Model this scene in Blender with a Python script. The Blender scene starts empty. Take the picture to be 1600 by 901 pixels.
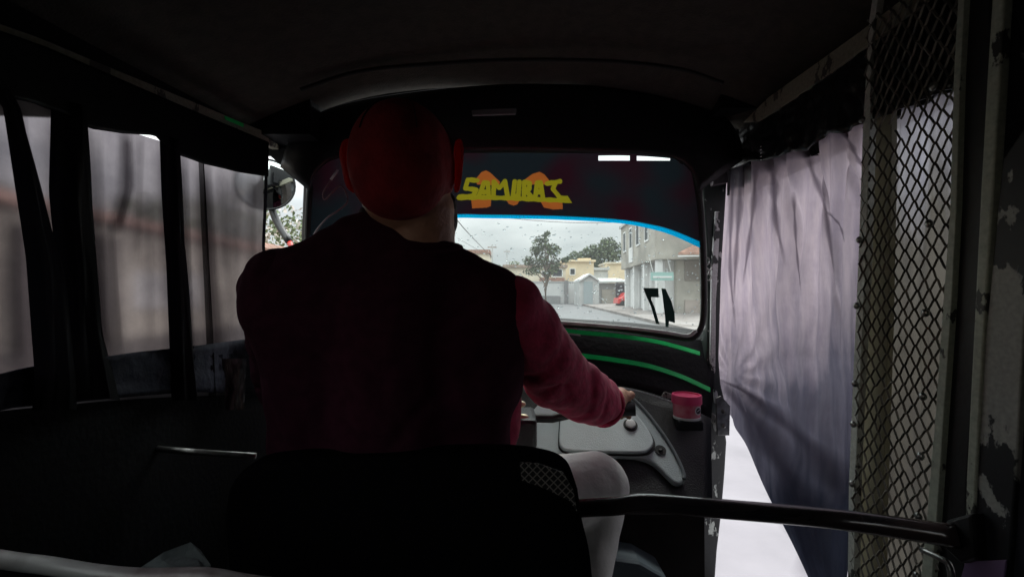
import bpy, bmesh, math, random
from mathutils import Vector, Matrix, noise
random.seed(7)
R = math.radians
sc = bpy.context.scene
C = sc.collection

# ------------------------------------------------------------------ camera, world, sun, exposure
FPX = 711.0; EYE = Vector((0, 0, 1.2)); PITCH = R(0.93)
cam_d = bpy.data.cameras.new('camera'); cam = bpy.data.objects.new('camera', cam_d); C.objects.link(cam)
cam_d.sensor_width = 36; cam_d.lens = 36 * FPX / 1600; cam_d.clip_start = 0.02; cam_d.clip_end = 2000
cam.location = EYE; cam.rotation_euler = (R(90) + PITCH, 0, 0)
sc.camera = cam
cam_d.dof.use_dof = True; cam_d.dof.focus_distance = 1.5; cam_d.dof.aperture_fstop = 11.0

SUN_EL, SUN_AZ = R(62), R(12)
world = bpy.data.worlds.new('World'); sc.world = world; world.use_nodes = True
nt = world.node_tree; nt.nodes.clear()
N = nt.nodes.new; L = nt.links.new
out = N('ShaderNodeOutputWorld'); bg = N('ShaderNodeBackground'); bg.inputs[1].default_value = 0.1
sky = N('ShaderNodeTexSky'); sky.sky_type = 'NISHITA'; sky.sun_disc = False
sky.sun_elevation = SUN_EL; sky.sun_rotation = SUN_AZ; sky.air_density = 1.2; sky.dust_density = 3
tc = N('ShaderNodeTexCoord'); mp = N('ShaderNodeMapping'); mp.inputs['Scale'].default_value = (1.6, 1.6, 5.0)
no = N('ShaderNodeTexNoise'); no.inputs['Scale'].default_value = 1.7; no.inputs['Detail'].default_value = 6
rp = N('ShaderNodeValToRGB'); rp.color_ramp.elements[0].position = .36; rp.color_ramp.elements[0].color = (5.6, 6.1, 6.3, 1)
rp.color_ramp.elements[1].position = .62; rp.color_ramp.elements[1].color = (9.4, 9.8, 9.8, 1)
mx = N('ShaderNodeMixRGB'); mx.inputs[0].default_value = .93
L(tc.outputs['Generated'], mp.inputs[0]); L(mp.outputs[0], no.inputs[0]); L(no.outputs[0], rp.inputs[0])
# overcast sky: brighter towards the zenith (about three times the horizon)
sz = N('ShaderNodeSeparateXYZ'); L(tc.outputs['Generated'], sz.inputs[0])
zg = N('ShaderNodeMapRange'); zg.inputs['From Min'].default_value = .14; zg.inputs['From Max'].default_value = 1; zg.inputs['To Min'].default_value = .84; zg.inputs['To Max'].default_value = 4.4; L(sz.outputs[2], zg.inputs[0])
vm = N('ShaderNodeVectorMath'); vm.operation = 'SCALE'; L(mx.outputs[0], vm.inputs[0]); L(zg.outputs[0], vm.inputs['Scale'])
L(sky.outputs[0], mx.inputs[1]); L(rp.outputs[0], mx.inputs[2]); L(vm.outputs[0], bg.inputs[0]); L(bg.outputs[0], out.inputs[0])
sd = bpy.data.lights.new('sun', 'SUN'); sd.energy = 1.5; sd.angle = R(20); sd.color = (1, .97, .92)
so = bpy.data.objects.new('sun', sd); C.objects.link(so)
so.rotation_euler = (R(90) - SUN_EL, 0, R(180) - SUN_AZ)
sc.view_settings.view_transform = 'Standard'; sc.view_settings.look = 'None'
sc.view_settings.exposure = 0.40; sc.view_settings.gamma = 1; sc.view_settings.use_curve_mapping = False
sc.render.engine = 'CYCLES'
cy = sc.cycles
cy.use_denoising = True; cy.max_bounces = 10; cy.transparent_max_bounces = 16; cy.transmission_bounces = 8
cy.diffuse_bounces = 4; cy.glossy_bounces = 4; cy.sample_clamp_indirect = 6; cy.caustics_refractive = True

# ------------------------------------------------------------------ projection helpers (pixels of the 1600 x 901 picture)
CAMROT = Matrix.Rotation(R(90) + PITCH, 3, 'X')
def ray(px, py): return CAMROT @ Vector(((px - 800) / FPX, -(py - 450.5) / FPX, -1))
def PY(px, py, Y): d = ray(px, py); return EYE + d * (Y / d.y)
def PX(px, py, X): d = ray(px, py); return EYE + d * (X / d.x)
def PP(px, py, p0, n): d = ray(px, py); return EYE + d * ((Vector(p0) - EYE).dot(Vector(n)) / d.dot(Vector(n)))
def WS(px, py, off=0):
    d = ray(px, py); Y = 1.35
    for _ in range(8):
        p = EYE + d * (Y / d.y); Y = 1.40 - .30 * (p.z - 1.08) - .22 * p.x ** 2 + off
    return EYE + d * (Y / d.y)
LX, RX = -.62, .60
def lerp(a, b, t): return a + (b - a) * t
def interp(pts, t):
    """polyline pts sampled by t 0..1 along its length"""
    ls = [0]
    for a, b in zip(pts, pts[1:]): ls.append(ls[-1] + math.dist(a, b))
    s = t * ls[-1]
    for i in range(len(pts) - 1):
        if s <= ls[i + 1] or i == len(pts) - 2:
            k = (s - ls[i]) / max(1e-9, ls[i + 1] - ls[i]); return tuple(lerp(x, y, k) for x, y in zip(pts[i], pts[i + 1]))
def smooth(pts, n=24):
    """Catmull-Rom through points of any dimension"""
    P = [tuple(2 * a - b for a, b in zip(pts[0], pts[1]))] + list(pts) + [tuple(2 * a - b for a, b in zip(pts[-1], pts[-2]))]
    o = []
    m = max(2, n // (len(pts) - 1))
    for i in range(1, len(P) - 2):
        for k in range(m):
            t = k / m
            o.append(tuple(.5 * (2 * b + (c - a) * t + (2 * a - 5 * b + 4 * c - d) * t * t + (3 * b - a - 3 * c + d) * t ** 3)
                           for a, b, c, d in zip(P[i - 1], P[i], P[i + 1], P[i + 2])))
    o.append(tuple(pts[-1])); return o

# ------------------------------------------------------------------ materials
def mat(name, col, rough=.6, metal=0, spec=.5, var=0, vscale=8, bump=0, bscale=60, coat=0, sheen=0, var_col=None, stretch=(1, 1, 1)):
    m = bpy.data.materials.new(name); m.use_nodes = True; t = m.node_tree; b = t.nodes['Principled BSDF']
    b.inputs['Base Color'].default_value = (*col, 1); b.inputs['Roughness'].default_value = rough
    b.inputs['Metallic'].default_value = metal; b.inputs['Specular IOR Level'].default_value = spec
    b.inputs['Coat Weight'].default_value = coat; b.inputs['Sheen Weight'].default_value = sheen
    tcn = t.nodes.new('ShaderNodeTexCoord'); mpn = t.nodes.new('ShaderNodeMapping'); mpn.inputs['Scale'].default_value = stretch
    t.links.new(tcn.outputs['Object'], mpn.inputs[0])
    if var or var_col:
        n = t.nodes.new('ShaderNodeTexNoise'); n.inputs['Scale'].default_value = vscale; n.inputs['Detail'].default_value = 7
        t.links.new(mpn.outputs[0], n.inputs[0])
        r = t.nodes.new('ShaderNodeValToRGB'); c2 = var_col or tuple(c * (1 - var) for c in col)
        r.color_ramp.elements[0].position = .38; r.color_ramp.elements[0].color = (*c2, 1)
        r.color_ramp.elements[1].position = .62; r.color_ramp.elements[1].color = (*col, 1)
        t.links.new(n.outputs[0], r.inputs[0]); t.links.new(r.outputs[0], b.inputs['Base Color'])
    if bump:
        n = t.nodes.new('ShaderNodeTexNoise'); n.inputs['Scale'].default_value = bscale; n.inputs['Detail'].default_value = 5
        t.links.new(mpn.outputs[0], n.inputs[0])
        bu = t.nodes.new('ShaderNodeBump'); bu.inputs['Strength'].default_value = bump; bu.inputs['Distance'].default_value = .01
        t.links.new(n.outputs[0], bu.inputs['Height']); t.links.new(bu.outputs[0], b.inputs['Normal'])
    return m
def chipped(name, paint, under, amount, scale=14, rough=.5):
    """paint that has flaked: 'amount' is the noise level above which the under coat shows"""
    m = mat(name, paint, rough); t = m.node_tree; b = t.nodes['Principled BSDF']
    tcn = t.nodes.new('ShaderNodeTexCoord'); mpn = t.nodes.new('ShaderNodeMapping'); mpn.inputs['Scale'].default_value = (1, 1, .55)
    n = t.nodes.new('ShaderNodeTexNoise'); n.inputs['Scale'].default_value = scale; n.inputs['Detail'].default_value = 9; n.inputs['Roughness'].default_value = .62
    r = t.nodes.new('ShaderNodeValToRGB'); e = r.color_ramp.elements
    e[0].position = amount - .006; e[0].color = (*paint, 1); e[1].position = amount + .006; e[1].color = (*under, 1)
    t.links.new(tcn.outputs['Object'], mpn.inputs[0]); t.links.new(mpn.outputs[0], n.inputs[0]); t.links.new(n.outputs[0], r.inputs[0])
    n2 = t.nodes.new('ShaderNodeTexNoise'); n2.inputs['Scale'].default_value = 160; t.links.new(tcn.outputs['Object'], n2.inputs[0])
    mu = t.nodes.new('ShaderNodeMixRGB'); mu.blend_type = 'MULTIPLY'; mu.inputs[0].default_value = .55
    t.links.new(r.outputs[0], mu.inputs[1]); t.links.new(n2.outputs[0], mu.inputs[2]); t.links.new(mu.outputs[0], b.inputs['Base Color'])
    bu = t.nodes.new('ShaderNodeBump'); bu.inputs['Strength'].default_value = .5; bu.inputs['Distance'].default_value = .003; bu.invert = True
    t.links.new(r.outputs[0], bu.inputs['Height']); t.links.new(bu.outputs[0], b.inputs['Normal'])
    return m
def shader(name, build):
    m = bpy.data.materials.new(name); m.use_nodes = True; t = m.node_tree; t.nodes.clear()
    o = t.nodes.new('ShaderNodeOutputMaterial'); t.links.new(build(t), o.inputs[0]); return m
def nd(t, k, **kw):
    n = t.nodes.new(k)
    for a, v in kw.items(): n.inputs[a.replace('_', ' ')].default_value = v
    return n
def mixs(t, f, a, b):
    n = t.nodes.new('ShaderNodeMixShader')
    if isinstance(f, (int, float)): n.inputs[0].default_value = f
    else: t.links.new(f, n.inputs[0])
    t.links.new(a, n.inputs[1]); t.links.new(b, n.inputs[2]); return n.outputs[0]

M = {}
M['black'] = mat('black_paint', (.009, .009, .011), .6, spec=.2, bump=.15, bscale=90)
M['header'] = mat('black_header_paint', (.010, .010, .012), .35, bump=.2, bscale=30)
M['liner'] = mat('brown_headliner', (.062, .054, .043), .9, var=.25, vscale=40, bump=.35, bscale=220)
M['rail'] = chipped('olive_rail_paint', (.42, .40, .31), (.10, .09, .08), .58, 22, .6)
M['olive'] = chipped('olive_strip_paint', (.55, .58, .48), (.05, .05, .045), .60, 26, .45)
M['panel_chip'] = chipped('peeling_black_panel', (.016, .017, .022), (.50, .50, .47), .475, 9, .5)
M['pillar_chip'] = chipped('peeling_dark_green_pillar', (.035, .045, .042), (.62, .64, .62), .63, 30, .45)
M['edge_chip'] = chipped('scratched_black_edge', (.016, .016, .018), (.60, .60, .58), .595, 34, .4)
M['postblack'] = mat('black_post', (.008, .008, .009), .5, bump=.1, bscale=60)
M['steel'] = mat('worn_steel', (.42, .42, .40), .35, metal=.9, var=.5, vscale=50, bump=.1)
M['bar'] = mat('black_glossy_bar', (.02, .018, .022), .22, spec=.6, coat=.5, var_col=(.05, .035, .035), vscale=18, bump=.08, bscale=30, stretch=(.25, 1, 1))
M['chromebar'] = mat('bare_bar', (.50, .51, .49), .4, metal=.1, var_col=(.14, .10, .10), vscale=11, bump=.1, bscale=40, stretch=(1, 1, 1))
M['rubber'] = mat('black_rubber', (.012, .012, .012), .55)
M['trim'] = mat('grey_white_rubber_trim', (.55, .55, .54), .5, var=.25, vscale=30)
M['green'] = mat('green_reflective_tape', (.02, .92, .22), .35, spec=.6, var=.2, vscale=20)
M['dash'] = mat('grey_dash_plastic', (.50, .565, .585), .42, bump=.25, bscale=420, var=.12, vscale=9)
M['lid'] = mat('grey_lid_plastic', (.66, .73, .75), .40, bump=.2, bscale=420, var=.1, vscale=9)
M['dashblack'] = mat('black_dash_plastic', (.014, .015, .017), .38, bump=.25, bscale=300, var=.3)
M['white'] = mat('white_plastic', (.8, .8, .8), .3)
M['floor'] = mat('rubber_floor', (.018, .013, .013), .8, spec=.2, var=.4, vscale=14, bump=.1, bscale=90)
M['pink'] = mat('pink_plastic', (.78, .07, .20), .30, spec=.5)
M['pinkpale'] = mat('pink_label', (.82, .30, .38), .35, var_col=(.75, .12, .2), vscale=40)
M['shirt'] = mat('maroon_knit_lit', (.60, .032, .115), .85, sheen=.15, bump=.5, bscale=26, var=.3, vscale=60)
M['shirt_shaded'] = mat('maroon_knit_shaded', (.065, .014, .030), .95, spec=.15, bump=.6, bscale=14, var=.25, vscale=50)  # same cloth as the right sleeve, with shade put into a darker colour
M['cap'] = mat('red_cap_cloth', (.27, .010, .014), .9, bump=.3, bscale=120, var=.3, vscale=30)
M['skin'] = mat('brown_skin', (.56, .29, .19), .5, var=.18, vscale=40, bump=.25, bscale=110)
M['trouser'] = mat('light_grey_trousers', (.86, .86, .83), .85, bump=.5, bscale=22, var=.1, vscale=30)
M['jaw_dark'] = mat('jaw_shade_dark', (.02, .015, .014), .7, bump=.5, bscale=200)
M['brass'] = mat('brass_switch', (.55, .47, .33), .35, metal=.6)
M['wire'] = mat('cable_black', (.02, .02, .02), .5)
M['redplastic'] = mat('red_stem', (.5, .03, .02), .4)
M['mirrorback'] = mat('mirror_shell', (.02, .02, .02), .3)
M['mirror'] = mat('mirror_glass', (.75, .8, .78), .03, metal=1)

def netting():
    m = mat('netting_lit', (.01, .01, .01), .7); t = m.node_tree; b = t.nodes['Principled BSDF']
    tcn = t.nodes.new('ShaderNodeTexCoord'); sx = t.nodes.new('ShaderNodeSeparateXYZ'); t.links.new(tcn.outputs['Object'], sx.inputs[0])
    def wave(a, bb):
        q = t.nodes.new('ShaderNodeMath'); q.operation = 'ADD' if bb > 0 else 'SUBTRACT'; t.links.new(sx.outputs[0], q.inputs[0])
        zy = t.nodes.new('ShaderNodeMath'); zy.operation = 'SUBTRACT'; t.links.new(sx.outputs[2], zy.inputs[0]); t.links.new(sx.outputs[1], zy.inputs[1])
        t.links.new(zy.outputs[0], q.inputs[1])
        s = t.nodes.new('ShaderNodeMath'); s.operation = 'MULTIPLY'; s.inputs[1].default_value = a; t.links.new(q.outputs[0], s.inputs[0])
        k = t.nodes.new('ShaderNodeMath'); k.operation = 'SINE'; t.links.new(s.outputs[0], k.inputs[0])
        ab = t.nodes.new('ShaderNodeMath'); ab.operation = 'ABSOLUTE'; t.links.new(k.outputs[0], ab.inputs[0]); return ab
    w1, w2 = wave(260, 1), wave(260, -1)
    mn = t.nodes.new('ShaderNodeMath'); mn.operation = 'MINIMUM'; t.links.new(w1.outputs[0], mn.inputs[0]); t.links.new(w2.outputs[0], mn.inputs[1])
    r = t.nodes.new('ShaderNodeValToRGB'); e = r.color_ramp.elements
    e[0].position = .22; e[0].color = (.30, .27, .24, 1); e[1].position = .36; e[1].color = (.008, .008, .008, 1)
    t.links.new(mn.outputs[0], r.inputs[0]); t.links.new(r.outputs[0], b.inputs['Base Color']); return m
M['net'] = netting()

def glass_build(t):
    tr = nd(t, 'ShaderNodeBsdfTransparent', Color=(.86, .90, .88, 1)); gl = nd(t, 'ShaderNodeBsdfGlossy', Roughness=.02, Color=(1, 1, 1, 1))
    fr = nd(t, 'ShaderNodeFresnel', IOR=1.3); veil = nd(t, 'ShaderNodeBsdfTranslucent', Color=(.8, .85, .85, 1)); return mixs(t, .045, mixs(t, fr.outputs[0], tr.outputs[0], gl.outputs[0]), veil.outputs[0])
M['glass'] = shader('windscreen_glass', glass_build)
def water_build(t):
    g = nd(t, 'ShaderNodeBsdfGlass', IOR=1.33, Roughness=0.0); g.inputs['Color'].default_value = (.80, .83, .84, 1); tp = nd(t, 'ShaderNodeBsdfTransparent', Color=(.82, .84, .84, 1)); return mixs(t, .45, g.outputs[0], tp.outputs[0])
M['water'] = shader('water_drop', water_build)
def decal(name, col, tr=.75, rough=.4):
    def bld(t):
        tl = nd(t, 'ShaderNodeBsdfTranslucent', Color=(*[c * tr for c in col], 1)); df = nd(t, 'ShaderNodeBsdfDiffuse', Color=(*col, 1))
        gl = nd(t, 'ShaderNodeBsdfGlossy', Roughness=rough); gl.inputs['Color'].default_value = (.6, .6, .6, 1)
        return mixs(t, .04, mixs(t, .6, df.outputs[0], tl.outputs[0]), gl.outputs[0])
    return shader(name, bld)
M['band'] = decal('black_sun_band_film', (.013, .016, .021), 1.0, .25)
_t = M['band'].node_tree; _c = nd(_t, 'ShaderNodeTexCoord'); _n = nd(_t, 'ShaderNodeTexNoise', Scale=5.5, Detail=1.5); _t.links.new(_c.outputs['Object'], _n.inputs[0])
_r = nd(_t, 'ShaderNodeValToRGB'); _e = _r.color_ramp.elements; _e[0].position = .42; _e[0].color = (.010, .014, .018, 1); _e[1].position = .60; _e[1].color = (.022, .006, .011, 1); _t.links.new(_n.outputs[0], _r.inputs[0])
for _k in [x for x in _t.nodes if x.type in ('BSDF_TRANSLUCENT', 'BSDF_DIFFUSE')]: _t.links.new(_r.outputs[0], _k.inputs['Color'])
M['yellow'] = decal('yellow_lettering_film', (.50, .44, .02), .55)
M['orange'] = decal('orange_emblem_film', (.62, .17, .035), .6)
M['blue'] = decal('blue_pinstripe_film', (.0, .50, .95), 1.0)
M['digit'] = mat('dark_green_sticker', (.010, .06, .045), .5)

def vinyl(name, tint, rough, k_trans, tl_col, shade_ramp=None, shade_dir=None):
    """cloudy plastic sheet: blurred see-through plus scattered light; dirt = (colour, z low, z high) shade painted in, deepening to the hem"""
    def bld(t):
        rf = nd(t, 'ShaderNodeBsdfRefraction', IOR=1.02, Roughness=rough); rf.inputs['Color'].default_value = (*tint, 1)
        tl = nd(t, 'ShaderNodeBsdfTranslucent'); tl.inputs['Color'].default_value = (*tl_col, 1)
        df = nd(t, 'ShaderNodeBsdfDiffuse'); df.inputs['Color'].default_value = (.06, .06, .065, 1)
        gl = nd(t, 'ShaderNodeBsdfGlossy', Roughness=.35); gl.inputs['Color'].default_value = (.5, .5, .5, 1)
        tcn = nd(t, 'ShaderNodeTexCoord')
        base = mixs(t, k_trans, tl.outputs[0], rf.outputs[0])
        if shade_ramp:
            cols, z0, z1 = shade_ramp
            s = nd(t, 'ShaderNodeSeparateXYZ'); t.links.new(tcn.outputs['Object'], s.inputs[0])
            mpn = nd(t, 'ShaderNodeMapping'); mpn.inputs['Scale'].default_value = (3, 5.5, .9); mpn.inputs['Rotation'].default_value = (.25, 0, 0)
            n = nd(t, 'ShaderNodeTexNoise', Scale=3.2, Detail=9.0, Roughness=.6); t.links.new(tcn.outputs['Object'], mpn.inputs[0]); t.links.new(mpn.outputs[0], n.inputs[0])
            # streaky shade painted into the sheet colour: height + lean towards the rear + noise
            a = nd(t, 'ShaderNodeMath'); a.operation = 'MULTIPLY_ADD'; t.links.new(s.outputs[1], a.inputs[0]); a.inputs[1].default_value = shade_dir; t.links.new(s.outputs[2], a.inputs[2])
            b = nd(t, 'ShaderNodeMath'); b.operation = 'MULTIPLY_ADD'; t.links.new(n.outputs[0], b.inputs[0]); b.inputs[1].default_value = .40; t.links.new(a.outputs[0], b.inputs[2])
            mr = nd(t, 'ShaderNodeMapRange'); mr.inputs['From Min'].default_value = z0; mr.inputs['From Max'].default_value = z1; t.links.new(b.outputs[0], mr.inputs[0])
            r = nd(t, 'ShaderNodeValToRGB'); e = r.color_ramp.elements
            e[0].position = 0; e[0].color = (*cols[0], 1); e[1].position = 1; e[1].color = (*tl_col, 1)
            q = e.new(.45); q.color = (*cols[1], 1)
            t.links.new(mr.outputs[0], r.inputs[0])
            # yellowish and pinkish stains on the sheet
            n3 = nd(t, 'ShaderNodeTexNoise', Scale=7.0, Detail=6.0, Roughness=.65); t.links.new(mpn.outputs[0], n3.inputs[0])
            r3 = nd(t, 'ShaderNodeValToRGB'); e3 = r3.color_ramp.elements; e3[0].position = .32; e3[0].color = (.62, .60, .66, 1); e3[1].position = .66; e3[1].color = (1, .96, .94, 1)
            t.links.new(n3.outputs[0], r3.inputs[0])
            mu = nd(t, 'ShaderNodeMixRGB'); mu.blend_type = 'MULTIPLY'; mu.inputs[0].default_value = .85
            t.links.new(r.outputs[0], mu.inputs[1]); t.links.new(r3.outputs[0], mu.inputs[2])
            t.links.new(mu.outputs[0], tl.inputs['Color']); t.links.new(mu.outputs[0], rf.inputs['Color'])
        else:   # cloudy, speckled old plastic
            n5 = nd(t, 'ShaderNodeTexNoise', Scale=5.0, Detail=10.0, Roughness=.7); t.links.new(tcn.outputs['Object'], n5.inputs[0])
            r5 = nd(t, 'ShaderNodeValToRGB'); e5 = r5.color_ramp.elements; e5[0].position = .33; e5[0].color = (.42, .42, .46, 1); e5[1].position = .62; e5[1].color = (1, 1, 1, 1); t.links.new(n5.outputs[0], r5.inputs[0])
            for sh_, c_ in ((rf, tint), (tl, tl_col)):
                m5 = nd(t, 'ShaderNodeMixRGB'); m5.blend_type = 'MULTIPLY'; m5.inputs[0].default_value = .75; m5.inputs[1].default_value = (*c_, 1); t.links.new(r5.outputs[0], m5.inputs[2]); t.links.new(m5.outputs[0], sh_.inputs['Color'])
        nb = nd(t, 'ShaderNodeTexNoise', Scale=38.0, Detail=4.0); t.links.new(tcn.outputs['Object'], nb.inputs[0])
        bu = nd(t, 'ShaderNodeBump', Strength=.25, Distance=.01); t.links.new(nb.outputs[0], bu.inputs['Height'])
        for s_ in (gl, df, tl): t.links.new(bu.outputs[0], s_.inputs['Normal'])
        return mixs(t, .05, mixs(t, .05, base, df.outputs[0]), gl.outputs[0])
    return shader(name, bld)
M['vinyl_left'] = vinyl('smoky_vinyl', (.40, .36, .38), .6, .62, (.115, .102, .108))
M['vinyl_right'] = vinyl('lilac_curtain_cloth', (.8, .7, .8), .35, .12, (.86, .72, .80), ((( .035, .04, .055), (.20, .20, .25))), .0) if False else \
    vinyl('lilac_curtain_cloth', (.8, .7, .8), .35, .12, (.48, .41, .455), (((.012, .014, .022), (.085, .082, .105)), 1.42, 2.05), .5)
M['vinyl_rear'] = vinyl('grey_brown_curtain_cloth', (.7, .7, .75), .35, .1, (.50, .50, .55), (((.075, .070, .058), (.11, .104, .09)), 1.34, 1.76), .0)
M['fabric_black'] = decal('black_curtain_fabric', (.010, .010, .014), .6, .5)
M['fabric_gloss'] = mat('black_wrinkled_vinyl', (.012, .012, .014), .32, bump=.9, bscale=34, stretch=(1, 1, .45))
M['hem_blue'] = mat('navy_hem_cloth', (.028, .030, .055), .8, var=.3, bump=.4, bscale=60)

# ------------------------------------------------------------------ object helpers
def new_obj(name, verts, faces, m, parent=None, smooth_=False):
    me = bpy.data.meshes.new(name); me.from_pydata([tuple(v) for v in verts], [], faces); me.update()
    bm = bmesh.new(); bm.from_mesh(me); bmesh.ops.recalc_face_normals(bm, faces=bm.faces); bm.to_mesh(me); bm.free()
    if smooth_:
        for p in me.polygons: p.use_smooth = True
    o = bpy.data.objects.new(name, me); C.objects.link(o)
    for k in (m if isinstance(m, (list, tuple)) else [m]): me.materials.append(k)
    if parent: o.parent = parent
    return o
def tag(o, label=None, cat=None, group=None, kind=None):
    if label: o['label'] = label
    if cat: o['category'] = cat
    if group: o['group'] = group
    if kind: o['kind'] = kind
    return o
def empty(name, label, cat, loc=(0, 0, 0), group=None):
    o = bpy.data.objects.new(name, None); C.objects.link(o); o.location = loc; o.empty_display_size = .1
    bpy.context.view_layer.update(); tag(o, label, cat, group); return o
def setp(o, parent):
    o.parent = parent; o.matrix_parent_inverse = Matrix.Translation(-parent.location) if parent.type == 'EMPTY' else Matrix.Identity(4); return o
class MB:
    def __init__(s): s.v = []; s.f = []; s.mi = []; s.k = 0
    def add(s, vs, fs): b = len(s.v); s.v += [Vector(v) for v in vs]; s.f += [tuple(i + b for i in f) for f in fs]; s.mi += [s.k] * len(fs)
    def box(s, a, b):
        (x0, y0, z0), (x1, y1, z1) = a, b
        s.add([(x, y, z) for z in (z0, z1) for y in (y0, y1) for x in (x0, x1)], [(0, 1, 3, 2), (4, 6, 7, 5), (0, 4, 5, 1), (2, 3, 7, 6), (0, 2, 6, 4), (1, 5, 7, 3)])
    def prism(s, pts, vec):
        n = len(pts); vec = Vector(vec); P = [Vector(p) for p in pts]
        s.add(P + [p + vec for p in P], [tuple(range(n)), tuple(range(n, 2 * n))[::-1]] + [(i, (i + 1) % n, n + (i + 1) % n, n + i) for i in range(n)])
    def tube(s, pts, r, n=10, cap=True):
        P = [Vector(p) for p in pts]; rs = r if isinstance(r, (list, tuple)) else [r] * len(P); base = len(s.v); up = Vector((0, 0, 1))
        for i, p in enumerate(P):
            t = (P[min(i + 1, len(P) - 1)] - P[max(i - 1, 0)]).normalized()
            a = t.cross(up); a = a.normalized() if a.length > 1e-3 else Vector((1, 0, 0)); b = t.cross(a)
            for k in range(n): th = 2 * math.pi * k / n; s.v.append(p + (a * math.cos(th) + b * math.sin(th)) * rs[i])
        fs = [(base + i * n + k, base + i * n + (k + 1) % n, base + (i + 1) * n + (k + 1) % n, base + (i + 1) * n + k) for i in range(len(P) - 1) for k in range(n)]
        if cap: fs += [tuple(base + k for k in range(n))[::-1], tuple(base + (len(P) - 1) * n + k for k in range(n))]
        s.f += fs; s.mi += [s.k] * len(fs)
    def ball(s, c, r, n=12, m=8):
        c = Vector(c); r = Vector(r) if hasattr(r, '__len__') else Vector((r, r, r)); b = len(s.v)
        for j in range(m + 1):
            ph = math.pi * j / m
            for i in range(n): th = 2 * math.pi * i / n; s.v.append(c + Vector((r.x * math.sin(ph) * math.cos(th), r.y * math.sin(ph) * math.sin(th), r.z * math.cos(ph))))
        fs = [(b + j * n + i, b + j * n + (i + 1) % n, b + (j + 1) * n + (i + 1) % n, b + (j + 1) * n + i) for j in range(m) for i in range(n)]
        s.f += fs; s.mi += [s.k] * len(fs)
    def lathe(s, c, prof, n=32):
        c = Vector(c); b = len(s.v)
        for (r, z) in prof:
            for i in range(n): th = 2 * math.pi * i / n; s.v.append(c + Vector((r * math.cos(th), r * math.sin(th), z)))
        fs = [(b + j * n + i, b + j * n + (i + 1) % n, b + (j + 1) * n + (i + 1) % n, b + (j + 1) * n + i) for j in range(len(prof) - 1) for i in range(n)]
        s.f += fs; s.mi += [s.k] * len(fs)
    def build(s, name, m, parent=None, smooth_=False, bevel=0, seg=2):
        o = new_obj(name, s.v, s.f, m, None, smooth_)
        for p, k in zip(o.data.polygons, s.mi): p.material_index = k
        if parent: setp(o, parent)
        if bevel:
            b = o.modifiers.new('bevel', 'BEVEL'); b.width = bevel; b.segments = seg; b.limit_method = 'ANGLE'; b.angle_limit = R(35)
        return o
def loft(name, rows, proj, nu, m, parent=None, thick=0, disp=None, off=1, smooth_=True):
    """rows: list of pixel polylines (same direction); each resampled to nu points, projected onto the surface"""
    vs = []; nv = len(rows)
    for j, row in enumerate(rows):
        for i in range(nu):
            q = interp(row, i / (nu - 1)); p = proj(*q)
            if disp: p = disp(p, i / (nu - 1), j / (nv - 1))
            vs.append(p)
    fs = [(j * nu + i, j * nu + i + 1, (j + 1) * nu + i + 1, (j + 1) * nu + i) for j in range(nv - 1) for i in range(nu - 1)]
    o = new_obj(name, vs, fs, m, None, smooth_)
    if parent: setp(o, parent)
    if thick:
        s = o.modifiers.new('solid', 'SOLIDIFY'); s.thickness = thick; s.offset = off
    return o
def between(a, b, n):
    """n+1 rows blending polyline a into b"""
    K = 24
    A = [interp(a, k / K) for k in range(K + 1)]; B = [interp(b, k / K) for k in range(K + 1)]
    return [[(lerp(p[0], q[0], j / n), lerp(p[1], q[1], j / n)) for p, q in zip(A, B)] for j in range(n + 1)]
def blob(name, caps, m, parent, voxel=.006, sm=6, noise_amp=0, nscale=12):
    """one continuous surface grown from tapered capsules (p0, r0, p1, r1)"""
    mb = MB()
    for c in caps:
        if len(c) == 2: mb.ball(c[0], c[1], 20, 14); continue
        p0, r0, p1, r1 = c; p0 = Vector(p0); p1 = Vector(p1); k = max(3, int((p1 - p0).length / (min(r0, r1) * .35)) + 1)
        for i in range(k + 1): mb.ball(p0.lerp(p1, i / k), lerp(r0, r1, i / k), 14, 10)
    o = mb.build(name, m)
    r = o.modifiers.new('r', 'REMESH'); r.mode = 'VOXEL'; r.voxel_size = voxel
    s = o.modifiers.new('s', 'SMOOTH'); s.iterations = sm; s.factor = .6
    dg = bpy.context.evaluated_depsgraph_get(); me = bpy.data.meshes.new_from_object(o.evaluated_get(dg)); o.modifiers.clear(); o.data = me
    for p in me.polygons: p.use_smooth = True
    if noise_amp:
        for v in me.vertices:
            n_ = noise.noise(v.co * nscale) + .5 * noise.noise(v.co * nscale * 2.3)
            v.co += v.normal * n_ * noise_amp
    if not me.materials: me.materials.append(m)
    setp(o, parent); return o

# ------------------------------------------------------------------ ground
def GZ(y): return max(0.0, (y - 9) * .0175) if y < 70 else (61 * .0175)
def ground_sheet(name, x0, x1, y0, y1, dz, m, nx=2, step=1.5, edge=None):
    ys = [y0]
    while ys[-1] < y1: ys.append(min(y1, ys[-1] + (step if ys[-1] < 80 else 40)))
    vs = []; fs = []
    for y in ys:
        for i in range(nx): vs.append((lerp(x0, x1, i / (nx - 1)), y, GZ(y) + dz))
    for j in range(len(ys) - 1):
        for i in range(nx - 1): a = j * nx + i; fs.append((a, a + 1, a + nx + 1, a + nx))
    return new_obj(name, vs, fs, m)
m_earth = mat('earth', (.25, .22, .18), .9, var=.3, vscale=.6, bump=.2, bscale=6)
m_road = mat('wet_asphalt', (.095, .098, .102), .62, var_col=(.072, .072, .076), vscale=1.4, bump=.25, bscale=40)
m_conc = mat('pale_concrete', (.205, .19, .205), .75, var_col=(.15, .14, .152), vscale=1.2, bump=.15, bscale=30)
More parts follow.
